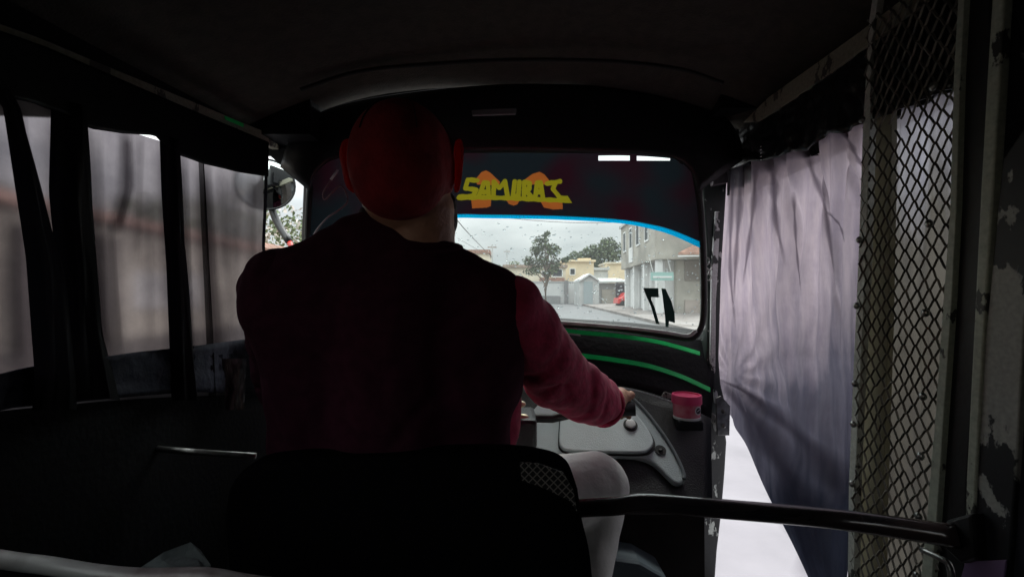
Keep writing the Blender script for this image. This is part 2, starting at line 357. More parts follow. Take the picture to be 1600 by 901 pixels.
m_walk = mat('worn_concrete_walk', (.22, .20, .19), .85, var_col=(.13, .11, .10), vscale=.9, bump=.15, bscale=20)
tag(ground_sheet('ground', -400, 400, -60, 900, -.02, m_earth), kind='structure')
tag(ground_sheet('road', -3.2, 5.4, -60, 200, 0, m_road, nx=6), kind='structure')
tag(ground_sheet('pavement', .75, 6.6, -4, 9, .006, m_conc, nx=4), kind='structure')
o = ground_sheet('sidewalk', 5.4, 9.5, 9.02, 120, .12, m_walk, nx=4); tag(o, kind='structure')
s_ = o.modifiers.new('s', 'SOLIDIFY'); s_.thickness = .2; s_.offset = -1
o = ground_sheet('far_pavement', -5.0, -3.2, -20, 120, .12, m_walk, nx=4); tag(o, kind='structure')

# ------------------------------------------------------------------ street outside
def plaster(name, c, v=.18): return mat(name, c, .85, var=v, vscale=.8, bump=.3, bscale=8)
W_cream = plaster('cream_plaster', (.62, .55, .43)); W_yellow = plaster('yellow_plaster', (.68, .56, .38)); W_grey = plaster('grey_block', (.30, .30, .30), .35)
W_white = plaster('white_plaster', (.62, .62, .61), .12); W_beige = plaster('beige_plaster', (.37, .345, .30), .35); W_brown = plaster('brown_plaster', (.22, .19, .165), .3)
W_tile = mat('orange_tile', (.30, .165, .12), .8, var=.4, vscale=5); W_dark = mat('dark_pane', (.03, .035, .04), .5, spec=.2)
W_frame = mat('white_frame', (.7, .7, .68), .5); W_green = mat('teal_board', (.22, .36, .33), .6); W_roof = mat('rusty_sheet', (.30, .22, .17), .7, var=.4, vscale=4)
W_lgrey = plaster('light_grey_plaster', (.46, .47, .46), .2)

def brickwall_mat():
    m = mat('cream_block_wall', (.6, .55, .45), .85); t = m.node_tree; b = t.nodes['Principled BSDF']
    tcn = nd(t, 'ShaderNodeTexCoord'); mpn = nd(t, 'ShaderNodeMapping'); mpn.inputs['Rotation'].default_value = (R(90), 0, R(90))
    br = nd(t, 'ShaderNodeTexBrick', Scale=2.2, Mortar_Size=.012); br.inputs['Color1'].default_value = (.72, .66, .54, 1); br.inputs['Color2'].default_value = (.62, .55, .45, 1); br.inputs['Mortar'].default_value = (.32, .29, .25, 1)
    t.links.new(tcn.outputs['Object'], mpn.inputs[0]); t.links.new(mpn.outputs[0], br.inputs[0]); t.links.new(br.outputs[0], b.inputs['Base Color']); return m
W_block = brickwall_mat()

# left garden wall with tile coping seen through the curtain and the gap
wl = empty('garden_wall', 'long cream block garden wall with red tile coping left of the vehicle', 'wall', (-5.2, 8, 0))
mb = MB(); mb.box((-5.3, -8, 0), (-5.1, 24, 2.1)); mb.build('wall', W_block, wl)
mb = MB()
for i in range(100):
    y = -8 + i * .32; mb.prism([(-5.36, y, 2.11), (-5.36, y + .30, 2.11), (-5.2, y + .30, 2.27), (-5.2, y, 2.27)], (0, 0, .05)); mb.prism([(-5.2, y, 2.27), (-5.2, y + .30, 2.27), (-5.02, y + .30, 2.13), (-5.02, y, 2.13)], (0, 0, .05))
mb.build('coping', W_tile, wl)
mb = MB(); mb.box((-5.097, -8, .0), (-5.06, 24, .62)); mb.build('plinth', W_brown, wl)
for (y0, y1, zt_, nm, cl) in ((4.7, 6.0, 1.95, 'gate', (.10, .07, .06)), (9.3, 10.2, 1.9, 'gate', (.30, .30, .30))):
    mb = MB(); mb.box((-5.055, y0, 0), (-5.02, y1, zt_)); mb.build(nm, mat('painted_gate', cl, .7, var=.3, vscale=3), wl)
mb = MB(); mb.box((-5.097, 6.3, 1.0), (-5.09, 7.9, 1.55)); mb.build('whitewash_patch', mat('whitewash', (.8, .78, .74), .9, var=.2, vscale=2), wl)
mb = MB(); mb.box((-5.097, 2.0, .7), (-5.09, 3.6, 1.5)); mb.build('damp_patch', mat('damp_plaster', (.22, .19, .17), .9, var=.3, vscale=2), wl)
# pale houses further left
for (y0, y1, x, h, mm, lab) in ((-3, 3.6, -9.5, 2.9, W_white, 'white flat roofed house behind the garden wall, nearest the camera'), (4.6, 9.5, -10.5, 3.4, W_brown, 'brown plastered house behind the garden wall, middle of the row')):
    h_ = empty('house', lab, 'house', (x, (y0 + y1) / 2, 0)); mb = MB(); mb.box((x - 5, y0, 0), (x, y1, h)); mb.build('wall', mm, h_)
    mb = MB(); mb.box((x - 5.2, y0 - .2, h + .003), (x + .25, y1 + .2, h + .18)); mb.build('roof', W_lgrey, h_)
    for k in range(2):
        yy = lerp(y0, y1, .28 + .4 * k); mb = MB(); mb.box((x + .003, yy - .45, h - 1.4), (x + .06, yy + .45, h - .5)); mb.build('window', W_dark, h_)

# foliage
leaf_d = mat('leaf_dark', (.085, .11, .06), .7, var=.5, vscale=3); leaf_l = mat('leaf_light', (.12, .16, .07), .7, var=.4, vscale=3); leaf_y = mat('leaf_pale', (.20, .23, .11), .7, var=.3, vscale=3)
bark = mat('bark', (.14, .11, .085), .9, var=.4, vscale=9)
def crown(mbs, c, r, n, leaf, rnd):
    c = Vector(c)
    for _ in range(n):
        d = Vector((rnd.gauss(0, 1), rnd.gauss(0, 1), rnd.gauss(0, 1))).normalized(); k = rnd.random() ** .45
        p = c + Vector((d.x * r[0], d.y * r[1], d.z * r[2])) * k
        a = Vector((rnd.gauss(0, 1), rnd.gauss(0, 1), rnd.gauss(0, 1))).normalized(); b = a.orthogonal().normalized(); b = Matrix.Rotation(rnd.random() * 6.28, 3, a) @ b; cc = a.cross(b)
        s = leaf * (.6 + .8 * rnd.random()); mbs.k = rnd.randrange(3) if rnd.random() < .7 else 0
        mbs.add([p + b * s, p + cc * s * .55, p - b * s, p - cc * s * .55], [(0, 1, 2, 3)])
def tree(lab, base, h, clumps, leaf, seed, trunk=.16, mats=(leaf_d, leaf_l, leaf_d), group=None, n=260):
    rnd = random.Random(seed); b = Vector(base); t = empty('tree', lab, 'tree', b, group)
    mb = MB(); top = b + Vector((.15, 0, h * .8)); mb.tube([b - Vector((0, 0, .3)), b.lerp(top, .35) + Vector((-.1, 0, 0)), b.lerp(top, .7), top], [trunk, trunk * .8, trunk * .55, trunk * .2], 8)
    cm = MB()
    for (x, y, z, r) in clumps:
        c = b + Vector((x, y, z)); st = b.lerp(top, min(.85, max(.25, z / h - .15)))
        mb.tube([st, st.lerp(c, .5) + Vector((0, 0, .1)), c], [trunk * .4, trunk * .25, trunk * .08], 6)
        for q in range(3): crown(cm, c + Vector((rnd.uniform(-.5, .5) * r, rnd.uniform(-.4, .4) * r, rnd.uniform(-.35, .35) * r)), (r * .75, r * .75, r * .5), int(n * r * r / 3) + 30, leaf, rnd)
    mb.build('trunk', bark, t); cm.build('crown', list(mats), t); return t
def at(px, Y): return Vector(((px - 800) / FPX * Y, Y, GZ(Y)))
rnd = random.Random(3)
def HZ(py, Y): return PY(800, py, Y).z
# tree in the middle of the windscreen
b = at(853, 36); k = 36 / FPX
tree('open crowned tree with a leaning trunk in front of the cream house', b, HZ(370, 36) - b.z,
     [(-.2, 0, HZ(378, 36) - b.z, .8), (.35, 0, HZ(384, 36) - b.z, .7), (-.7, .3, HZ(392, 36) - b.z, .8), (.7, -.2, HZ(396, 36) - b.z, .75), (-1.4, 0, HZ(410, 36) - b.z, .75), (-.3, .4, HZ(405, 36) - b.z, .9),
      (.8, .3, HZ(412, 36) - b.z, .8), (1.5, 0, HZ(408, 36) - b.z, .45), (-1.0, .2, HZ(423, 36) - b.z, .7), (.4, 0, HZ(424, 36) - b.z, .6), (0, 0, HZ(366, 36) - b.z, .35)], .11, 11, .17, n=300)
b = at(935, 62)
tree('large dense tree behind the yellow house', b, 8.2, [(-3.2, 0, HZ(404, 62) - b.z, 1.5), (-1.6, 0, HZ(396, 62) - b.z, 1.7), (0, 0, HZ(386, 62) - b.z, 1.8), (1.5, 0, HZ(384, 62) - b.z, 1.7), (2.9, 0, HZ(392, 62) - b.z, 1.7),
     (.6, 0, HZ(400, 62) - b.z, 2.0), (-2.0, 0, HZ(412, 62) - b.z, 1.7), (2.2, .5, HZ(408, 62) - b.z, 1.8), (0, .5, HZ(416, 62) - b.z, 1.8)], .2, 12, .3, n=150)
b = at(808, 44)
t = empty('bush', 'pale green rounded bush left of the street tree', 'bush', b); cm = MB()
for (px, py, r) in ((785, 424, .9), (803, 420, 1.0), (820, 424, .9), (812, 436, 1.1), (792, 438, 1.1), (828, 440, .8)):
    p = PY(px, py, 44); crown(cm, p, (r, r, r * .8), 260, .12, rnd)
cm.build('crown', [leaf_l, leaf_y, leaf_l], t); mb = MB(); mb.tube([b, b + Vector((0, 0, 1.6))], [.1, .05]); mb.build('stem', bark, t)
# bush over the garden wall, in the side gap
t = empty('bush', 'leafy bush with pale blossom hanging over the garden wall', 'bush', (-6, 11, 0)); cm = MB()
for (y, z, r) in ((7.6, 2.5, .6), (9.0, 2.7, .75), (10.2, 2.9, .85), (11.5, 2.9, .9), (13, 3.0, .9), (14.5, 2.9, 1.0), (16, 2.8, .8)):
    crown(cm, (-6.0, y, z), (r * .8, r, r * .75), 330, .07, rnd)
bl = mat('blossom', (.62, .55, .50), .8); cm.build('crown', [leaf_l, leaf_y, bl], t)
mb = MB(); mb.tube([(-6, 11, 0), (-6, 11, 2.6)], [.08, .04]); mb.build('stem', bark, t)

def win(mb_f, mb_p, o, u, v, w, h, n, d=.05):
    """window: frame and pane. o lower-left, u horizontal unit, v up, n outward"""
    o, u, v, n = map(Vector, (o, u, v, n)); q = [o, o + u * w, o + u * w + v * h, o + v * h]
    mb_p.prism([p + n * .012 for p in q], n * .01)
    for a, b_ in ((q[0], q[1]), (q[3], q[2])): mb_f.prism([a, b_, b_ + v * .08, a + v * .08], n * d)
    for a, b_ in ((q[0], q[3]), (q[1], q[2])): mb_f.prism([a + v * .083, b_ - v * .003, b_ - v * .003 + u * .07, a + v * .083 + u * .07], n * d * .9)
def simple_house(lab, x0, x1, Y, dep, zt, wm, rm, wins=(), roof=.15, name='house', wallcut=0):
    a = PY(x0, 450, Y).x; b = PY(x1, 450, Y).x; g = GZ(Y); z = HZ(zt, Y)
    h_ = empty(name, lab, 'house', ((a + b) / 2, Y, g)); mb = MB(); mb.box((a, Y, g - .3), (b, Y + dep, z)); mb.build('wall', wm, h_)
    mb = MB(); mb.box((a - .15, Y - .25, z + .003), (b + .15, Y + dep + .2, z + roof)); mb.build('roof', rm, h_)
    for (wx0, wx1, wy0, wy1) in wins:
        f = MB(); p = MB(); A = PY(wx0, wy1, Y - .003); B = PY(wx1, wy0, Y - .003); win(f, p, A, (1, 0, 0), (0, 0, 1), B.x - A.x, B.z - A.z, (0, -1, 0))
        fo = f.build('window', W_frame, h_); po = p.build('pane', W_dark); po.parent = fo
    return h_
h_ = simple_house('long cream house with a flat brown roof edge behind the street tree', 788, 884, 42, 6, 418, W_cream, W_roof, ((846, 856, 424, 433), (862, 878, 421, 433)), .25)
mb = MB(); A = PY(843, 440, 41.9); B = PY(882, 434, 41.9); mb.box((A.x, 41.75, A.z), (B.x, 41.99, B.z)); mb.build('awning', W_tile, h_)
h_ = simple_house('tall yellow house with stepped flat roof beside the grey shed', 881, 928, 46, 6, 409, W_yellow, W_yellow, ((890, 898, 420, 430),), .2)
mb = MB(); A = PY(905, 409, 46); B = PY(924, 403, 46); mb.box((A.x, 46.2, A.z), (B.x, 49, B.z)); mb.build('parapet', W_yellow, h_)
simple_house('distant pale yellow house between the dense tree and the corner building', 948, 985, 56, 6, 412, W_yellow, W_cream, (), .2)
simple_house('distant light grey house above the garage roof', 925, 950, 52, 5, 422, W_lgrey, W_lgrey, (), .3)
simple_house('distant house with a brown tiled roof beyond the driver\'s shoulder', 722, 764, 55, 6, 396, W_cream, W_tile, ((738, 746, 402, 412),), .45)
simple_house('distant beige house half hidden behind the driver\'s shoulder', 660, 724, 62, 6, 410, W_beige, W_roof, (), .3)
# block walls along the far end of the street
w = empty('boundary_wall', 'low white boundary wall under the street tree', 'wall', at(850, 39)); mb = MB(); a = at(780, 39); b = at(905, 39); mb.box((a.x, 39, a.z - .3), (b.x, 39.2, HZ(441, 39))); mb.build('wall', W_white, w)
mb = MB(); mb.box((a.x, 38.95, HZ(441, 39) + .003), (b.x, 39.25, HZ(441, 39) + .1)); mb.build('coping', W_lgrey, w)
mb = MB(); p = at(884, 38.8); mb.box((p.x - .1, 38.7, p.z - .1), (p.x + .2, 38.94, HZ(438, 39))); mb.build('pillar', W_grey, w)
mb = MB(); p = at(790, 38.8); q = at(876, 38.8); mb.box((p.x, 38.9, p.z), (q.x, 38.996, HZ(462, 39))); mb.build('plinth', W_grey, w)
# shed with pitched top
Y = 35; sh = empty('shed', 'small grey shed with a white edged pitched roof', 'shed', at(921, Y))
mb = MB(); g = GZ(Y) - .2; A = PY(905, 440, Y); B = PY(936, 440, Y); T = PY(921, 430, Y)
mb.prism([(A.x, Y, g), (B.x, Y, g), (B.x, Y, B.z), (T.x, Y, T.z), (A.x, Y, A.z)], (0, 3, 0)); mb.build('wall', W_lgrey, sh)
mb = MB()
for e0, e1 in ((A, T), (T, B)): mb.prism([Vector((e0.x, Y - .2, e0.z + .02)), Vector((e1.x, Y - .2, e1.z + .02)), Vector((e1.x, Y - .2, e1.z + .16)), Vector((e0.x, Y - .2, e0.z + .16))], (0, 3.4, 0))
mb.build('roof', W_white, sh)
mb = MB(); a = PY(912, 470, Y); b = PY(926, 440, Y); mb.box((a.x, Y - .05, GZ(Y)), (b.x, Y - .003, b.z)); mb.build('door', mat('bluegrey_door', (.28, .33, .34), .6), sh)
# garage
Y = 36.5; ga = empty('garage', 'grey block garage with a low corrugated roof beside the shed', 'garage', at(948, Y)); mb = MB(); A = PY(936, 442, Y); B = PY(964, 442, Y); mb.box((A.x, Y, GZ(Y) - .2), (B.x, Y + 4, A.z)); mb.build('wall', W_grey, ga)
mb = MB(); mb.prism([(A.x - .1, Y - .5, A.z + .01), (B.x + 1, Y - .5, A.z + .01), (B.x + 1, Y - .5, A.z + .15), (A.x - .1, Y - .5, A.z + .15)], (0, 4.7, .4)); mb.build('roof', W_lgrey, ga)
mb = MB(); a = PY(940, 452, Y); b = PY(961, 470, Y); mb.box((a.x, Y - .06, GZ(Y)), (b.x, Y - .004, a.z)); mb.build('door', W_beige, ga)
g_ = empty('gate', 'dark metal gate beside the corner building', 'gate', at(970, 33)); mb = MB(); A = PY(963, 441, 33); B = PY(979, 441, 33)
for i in range(9): x = lerp(A.x, B.x, i / 8); mb.box((x - .035, 33, GZ(33)), (x + .035, 33.05, A.z))
mb.build('bars', mat('dark_gate_paint', (.03, .035, .045), .5), g_); mb = MB(); mb.box((A.x, 33.055, GZ(33)), (B.x, 33.08, A.z - .1)); mb.build('sheet', mat('dark_gate_sheet', (.045, .05, .06), .5), g_)
# red car beyond
cr = empty('parked_car', 'small red car parked in front of the dark gate', 'car', at(973, 31.5)); Y = 31.5; g = GZ(Y)
redp = mat('red_car_paint', (.55, .03, .025), .25, coat=.6); x0 = PY(965, 470, Y).x; mb = MB()
mb.prism([(x0, Y, g + .25), (x0 + .05, Y, g + .62), (x0 + .35, Y, g + .72), (x0 + .6, Y, g + 1.02), (x0 + 1.3, Y, g + 1.05), (x0 + 1.75, Y, g + .72), (x0 + 2.1, Y, g + .62), (x0 + 2.1, Y, g + .25)], (0, 1.5, 0)); mb.build('body', redp, cr, bevel=.06)
mb = MB(); mb.prism([(x0 + .48, Y - .012, g + .76), (x0 + .66, Y - .012, g + .97), (x0 + 1.24, Y - .012, g + .99), (x0 + 1.55, Y - .012, g + .76)], (0, .02, 0)); mb.build('window', W_dark, cr)
for wx in (.4, 1.7):
    mb = MB(); mb.tube([(x0 + wx, Y - .02, g + .24), (x0 + wx, Y + .18, g + .24)], .24, 18); mb.build('wheel', M['rubber'], cr)

# corner building on the right
cb = empty('corner_building', 'two storey beige corner building with an overhanging upper floor', 'building', (10, 26, .2))
x0n, y0n, x0f, y0f = 6.95, 22.0, 7.45, 31.0; zo = 2.98; zt = 5.75
mb = MB(); mb.prism([(x0n, y0n, zo), (20, y0n, zo), (20, y0f, zo), (x0f, y0f, zo)], (0, 0, zt - zo)); mb.build('upper_wall', W_beige, cb)
mb = MB(); mb.prism([(x0n - .12, y0n - .12, zt + .003), (20.1, y0n - .12, zt + .003), (20.1, y0f + .1, zt + .003), (x0f - .12, y0f + .1, zt + .003)], (0, 0, .18)); mb.build('parapet', W_lgrey, cb)
mb = MB(); mb.prism([(x0n + .75, y0n + .9, 0), (20, y0n + .9, 0), (20, y0f, 0), (x0f + .35, y0f, 0)], (0, 0, zo - .003)); mb.build('ground_wall', W_white, cb)
mb = MB(); mb.box((x0n + 1.2, y0n + .55, .1), (20, y0n + .895, zo - .01)); mb.build('front_wall', W_beige, cb)
mb = MB(); mb.box((x0n + 1.6, y0n + .50, 1.95), (20, y0n + .545, zo - .02)); mb.build('overhang_shade', W_brown, cb)  # brown strip put in for the shading under the overhang
mb = MB(); mb.box((x0n + 1.6, y0n + .48, .1), (20, y0n + .545, 1.0)); mb.build('plinth', mat('pinkish_plinth', (.33, .28, .25), .85, var=.25, vscale=2), cb)
for fy in (22.15, 24.8, 27.4, 30.0):
    xx = lerp(x0n, x0f, (fy - 22) / 9) + .1; mb = MB(); mb.box((xx, fy, .1), (xx + .28, fy + .28, zo - .004)); mb.build('pillar', W_white, cb)
ud = Vector((x0f - x0n, 9, 0)).normalized(); nn = Vector((-ud.y, ud.x, 0))
for d in (1.3, 3.4, 5.3, 7.3):
    f = MB(); p = MB(); o_ = Vector((x0n, y0n, zo + 1.05)) + ud * d; win(f, p, o_, ud, (0, 0, 1), .8, 1.25, nn); fo = f.build('window', W_frame, cb); p.build('pane', W_dark).parent = fo
mb = MB(); o_ = Vector((x0n, y0n, zo + .25)) + ud * 5.2; mb.prism([o_, o_ + ud * 1.1, o_ + ud * 1.1 + Vector((0, 0, .9)), o_ + Vector((0, 0, .9))], nn * .04); mb.build('banner', W_white, cb)
for d in (2.3, 5.2):
    mb = MB(); o_ = Vector((x0n + .75 + .1, y0n + .9, .15)) + ud * d + nn * .05; mb.prism([o_, o_ + ud * 1.3, o_ + ud * 1.3 + Vector((0, 0, 2.1)), o_ + Vector((0, 0, 2.1))], nn * .05); mb.build('door', W_frame, cb)
cn = empty('canopy', 'orange tiled canopy on the front of the corner building', 'canopy', (9.5, 21.4, 3.4)); mb = MB(); a = PY(1062, 400, 21.9); 
mb.prism([PY(1060, 398, 21.2), PY(1180, 396, 21.2), PY(1180, 350, 21.95), PY(1098, 378, 21.95)], (0, .02, .10)); mb.build('tiles', W_tile, cn)
mb = MB(); mb.prism([PY(1060, 401, 21.18), PY(1180, 399, 21.18), PY(1180, 397, 21.18), PY(1060, 399, 21.18)], (0, .1, 0)); mb.build('gutter', W_white, cn)
sg = empty('sign', 'teal sign board hanging under the overhang of the corner building', 'sign', PY(1035, 432, 21.5)); mb = MB(); A = PY(1017, 438, 21.5); B = PY(1052, 425, 21.5)
mb.box((A.x, 21.45, A.z), (B.x, 21.55, B.z)); mb.build('board', W_green, sg); mb = MB(); mb.box((A.x + .08, 21.43, A.z + .12), (B.x - .08, 21.447, A.z + .2)); mb.build('stripe', W_white, sg)
for x in (A.x + .1, B.x - .1): mb = MB(); mb.tube([(x, 21.5, B.z), (x, 22.05, zo + .05)], .015, 6); mb.build('bracket', M['steel'], sg)
# utility poles and wires
def pole(lab, px, Y, py_top):
    b = at(px, Y); t = empty('utility_pole', lab, 'pole', b, None); mb = MB(); z = HZ(py_top, Y); mb.tube([(b.x, Y, b.z), (b.x, Y, z)], [.13, .08], 8); mb.build('pole', W_lgrey, t)
    mb = MB(); mb.box((b.x - .5, Y - .05, z - .35), (b.x + .5, Y + .05, z - .25)); mb.build('crossarm', W_roof, t)
pole('slim grey utility pole left of the pale bush', 769, 50, 382); pole('distant utility pole just above the pale bush', 792, 75, 390)
def wire(lab, pts, r=.018):
    mb = MB(); mb.tube(smooth([tuple(p) for p in pts], 16), r, 5); tag(mb.build('overhead_wire', M['wire']), lab, 'wire')
wire('thick black wire falling steeply beside the driver\'s neck', [PY(690, 305, 14), PY(728, 360, 22), PY(769, 402, 50)], .022)
wire('thin wire crossing just under the blue windscreen line', [PY(700, 325, 24), PY(800, 341, 22), PY(900, 348, 22), PY(1000, 346, 22)], .014)
wire('faint thin wire above the far roofs', [PY(715, 372, 30), PY(760, 398, 42), PY(769, 404, 50)], .014)
for i, dy in enumerate((0, 6, 16)):
    wire(['topmost', 'middle', 'lowest'][i] + ' of three wires in the gap beside the round mirror', [PY(380, 238 + dy, 9), PY(440, 254 + dy, 12), PY(500, 262 + dy, 15)], .012)

# ------------------------------------------------------------------ the vehicle
V = empty('auto_rickshaw', 'dark interior of a three wheeled taxi with peeling paint', 'auto rickshaw', (0, .5, 0))
def rail_l(y):  # height of the left rail's top edge
    return lerp(1.525, 1.645, (y - .5) / .88)
# headliner
NY, NXr = 24, 30; vs = []; fs = []
for j in range(NY + 1):
    y = lerp(-.62, 1.20, j / NY); zl = lerp(1.545, 1.60, min(1, max(0, (y - .45) / .7))); zr = 1.665 if y < 1.05 else lerp(1.665, 1.60, (y - 1.05) / .15); zc = 1.765 - (.008 if y > 1.03 else 0)
    for i in range(NXr + 1):
        u = i / NXr; x = lerp(-.70, .68, u); s = 1 - abs(2 * u - 1) ** 2.6; z = lerp(zl, zr, u) + (zc - lerp(zl, zr, .5)) * s
        vs.append((x, y, z + .004 * noise.noise(Vector((x * 4, y * 4, 0)))))
for j in range(NY):
    for i in range(NXr): a = j * (NXr + 1) + i; fs.append((a, a + 1, a + NXr + 2, a + NXr + 1))
ce = new_obj('headliner', vs, fs, M['liner'], None, True); setp(ce, V); s_ = ce.modifiers.new('s', 'SOLIDIFY'); s_.thickness = .03; s_.offset = 1
def inroof(px, py): return PY(px, py, 1.03)
mb = MB(); mb.tube([PY(x, y, 1.02) for x, y in smooth([(470, 140), (560, 112), (680, 100), (800, 94), (950, 96), (1060, 108), (1130, 130)], 40)], .0045, 8); mb.build('seam', mat('seam_cord', (.02, .018, .016), .8), V, True)
# front header: from the headliner's front edge down to the band
arch = smooth([(440, 262), (452, 225), (490, 183), (560, 160), (680, 142), (800, 133), (940, 136), (1050, 147), (1110, 168), (1150, 205), (1160, 250)], 50)
mb = MB(); mb.prism([PY(x, y - 3, 1.206) for x, y in arch] + [Vector((.70, 1.206, 1.5)), Vector((.70, 1.206, 1.86)), Vector((-.70, 1.206, 1.86)), Vector((-.70, 1.206, 1.62))], (0, .03, 0)); mb.build('roof_front', M['black'], V)
low = [(486, 300), (490, 270), (520, 246), (600, 240), (800, 238), (1000, 240), (1060, 246), (1085, 275), (1090, 300)]
def hd(px, py, t): return None
rows = between(arch, low, 10); vs = []; nu = 60
for j, row in enumerate(rows):
    t = j / 10; Y = lerp(1.19, 1.325, t ** .7)
    for i in range(nu):
        q = interp(row, i / (nu - 1)); pw = WS(*q); yy = lerp(1.19, pw.y - .012, t ** .8); vs.append(PY(q[0], q[1], yy))
fs = [(j * nu + i, j * nu + i + 1, (j + 1) * nu + i + 1, (j + 1) * nu + i) for j in range(10) for i in range(nu - 1)]
o = new_obj('header', vs, fs, M['header'], None, True); setp(o, V); s_ = o.modifiers.new('s', 'SOLIDIFY'); s_.thickness = .012; s_.offset = 0
# outer shell over the front: closes gap between header and roof edge
mb = MB(); mb.box((-.72, 1.12, 1.60), (-.50, 1.30, 1.78)); mb.box((.52, 1.12, 1.665), (.72, 1.34, 1.80)); mb.box((-.5, 1.15, 1.78), (.52, 1.22, 1.84)); mb.build('roof_corner', M['black'], V)
for (px, py) in ((1010, 176), (1025, 206), (1110, 200), (990, 214), (520, 178)):
    mb = MB(); mb.ball(PY(px, py, 1.215), (.005, .004, .005), 10, 6); mb.build('bolt', M['steel'], V, True)
dl = MB(); dl.prism([PY(736, 170, 1.19), PY(808, 168, 1.19), PY(806, 178, 1.185), PY(738, 180, 1.185)], (0, .02, 0)); dl.build('reflection_strip', mat('dull_reflection', (.30, .29, .30), .35), V, bevel=.002)  # pale strip put in for a faint reflection on the header
# windscreen
GR = [(1092, 300), (1097, 380), (1098, 440), (1097, 490), (1092, 512), (1082, 524)]
gl_top = [(488, 236), (800, 236), (1088, 236)]; gl_bot = smooth([(490, 500), (700, 500), (870, 504), (980, 512), (1084, 526)], 24)
ws = loft('windscreen', between([(488, 236), (800, 232), (1092, 236)], [(488, 505), (870, 507), (1100, 532)], 20), WS, 40, M['glass'], V)
# gasket right side + bottom trim
edge = smooth([(1085, 262), (1094, 320), (1098, 380), (1100, 450), (1099, 495), (1092, 518), (1078, 528), (1040, 524), (980, 515), (900, 508), (800, 504), (650, 502), (500, 505), (482, 480), (480, 380), (484, 290)], 90)
mb = MB(); mb.tube([WS(x, y, -.004) for x, y in edge], .0085, 10); mb.build('gasket', M['rubber'], V, True)
tr = smooth([(700, 500), (800, 499), (880, 503), (980, 511), (1040, 518), (1074, 523), (1088, 515)], 40)
mb = MB(); mb.tube([WS(x, y + 1, -.014) for x, y in tr], .0055, 8); mb.build('trim', M['trim'], V, True)
# sun band with lettering
def bandtop(px): return 236 if not (935 <= px <= 1047) else 250
bl_ = smooth([(480, 372), (560, 345), (700, 336), (760, 336), (870, 338), (960, 343), (1010, 350), (1050, 360), (1098, 380)], 60)
def yline(px):
    for a, b in zip(bl_, bl_[1:]):
        if a[0] <= px <= b[0]: return lerp(a[1], b[1], (px - a[0]) / max(1e-6, b[0] - a[0]))
    return bl_[-1][1]
def inpoly(x, y, P):
    c = False; j = len(P) - 1
    for i in range(len(P)):
        if (P[i][1] > y) != (P[j][1] > y) and x < (P[j][0] - P[i][0]) * (y - P[i][1]) / (P[j][1] - P[i][1]) + P[i][0]: c = not c
        j = i
    return c
def seg_d(x, y, a, b):
    dx, dy = b[0] - a[0], b[1] - a[1]; t = max(0, min(1, ((x - a[0]) * dx + (y - a[1]) * dy) / (dx * dx + dy * dy + 1e-9))); return math.hypot(x - a[0] - t * dx, y - a[1] - t * dy)
strokes = [[(335, 415), (225, 405), (200, 505), (325, 520), (290, 590), (130, 600)],
           [(345, 600), (410, 440), (455, 440), (465, 600)], [(380, 545), (460, 545)],
           [(515, 600), (520, 430), (585, 500), (645, 425), (680, 600)],
           [(755, 425), (735, 590), (800, 600), (815, 430)],
           [(860, 600), (865, 430), (930, 445), (925, 510), (870, 520), (955, 600)],
           [(990, 600), (1010, 440), (1055, 440), (1080, 600)], [(1000, 545), (1070, 545)],
           [(1120, 450), (1270, 425)], [(1225, 440), (1195, 510), (1260, 600)],
           [(120, 612), (400, 607), (700, 615), (1000, 630), (1300, 640)]]
tail = [(1240, 585), (1360, 590), (1412, 672), (1290, 668)]
orange = [[(310, 405), (380, 320), (430, 300), (480, 325), (590, 430), (580, 470), (330, 460)], [(870, 405), (960, 340), (1040, 316), (1095, 345), (1150, 415), (1140, 460), (900, 460)], [(262, 610), (492, 620), (485, 705), (440, 722), (275, 732)],
          [(665, 640), (812, 640), (790, 685), (745, 700), (690, 680)], [(1045, 640), (1300, 660), (1305, 740), (1200, 745), (1090, 722)]]
def is_yel(px, py):
    cx, cy_ = (px - 700) * 7.273, (py - 225) * 7.273
    if not (90 < cx < 1430 and 380 < cy_ < 690): return False
    if inpoly(cx, cy_, tail): return True
    w_ = 26 + 3 * math.sin(cx * .05)
    return any(seg_d(cx, cy_, a, b) < w_ for s in strokes for a, b in zip(s, s[1:]))
def is_or(px, py):
    cx, cy_ = (px - 700) * 7.273, (py - 225) * 7.273
    return any(inpoly(cx, cy_, P) for P in orange)
band, yel, org = MB(), MB(), MB()
def cell(mb_, a, b, c, d, off=-.004): mb_.add([WS(a, b, off), WS(c, b, off), WS(c, d, off), WS(a, d, off)], [(0, 1, 2, 3)])
X0, X1, Y0, Y1, ST = 712, 898, 264, 330, .4
nx, ny = int((X1 - X0) / ST), int((Y1 - Y0) / ST)
for j in range(ny):
    y = Y0 + j * ST; i = 0
    def kind(i): x = X0 + (i + .5) * ST; return 1 if is_yel(x, y + ST / 2) else (2 if is_or(x, y + ST / 2) else 0)
    ks = [kind(i) for i in range(nx)]
    while i < nx:
        e = i
        while e < nx and ks[e] == ks[i] and e - i < 25: e += 1
        cell((band, yel, org)[ks[i]], X0 + i * ST, y, X0 + e * ST, y + ST); i = e
X1 = X0 + nx * ST; Y1 = Y0 + ny * ST
def colstrip(xa, xb, ya, yb_f):
    n = max(1, int((xb - xa) / 8))
    for i in range(n):
        a, b = lerp(xa, xb, i / n), lerp(xa, xb, (i + 1) / n); off = -.004
        for j in range(8):
            def yy(x, k): y1_ = yb_f(x); return lerp(ya if not callable(ya) else ya(x), y1_, k / 8)
            band.add([WS(a, yy(a, j), off), WS(b, yy(b, j), off), WS(b, yy(b, j + 1), off), WS(a, yy(a, j + 1), off)], [(0, 1, 2, 3)])
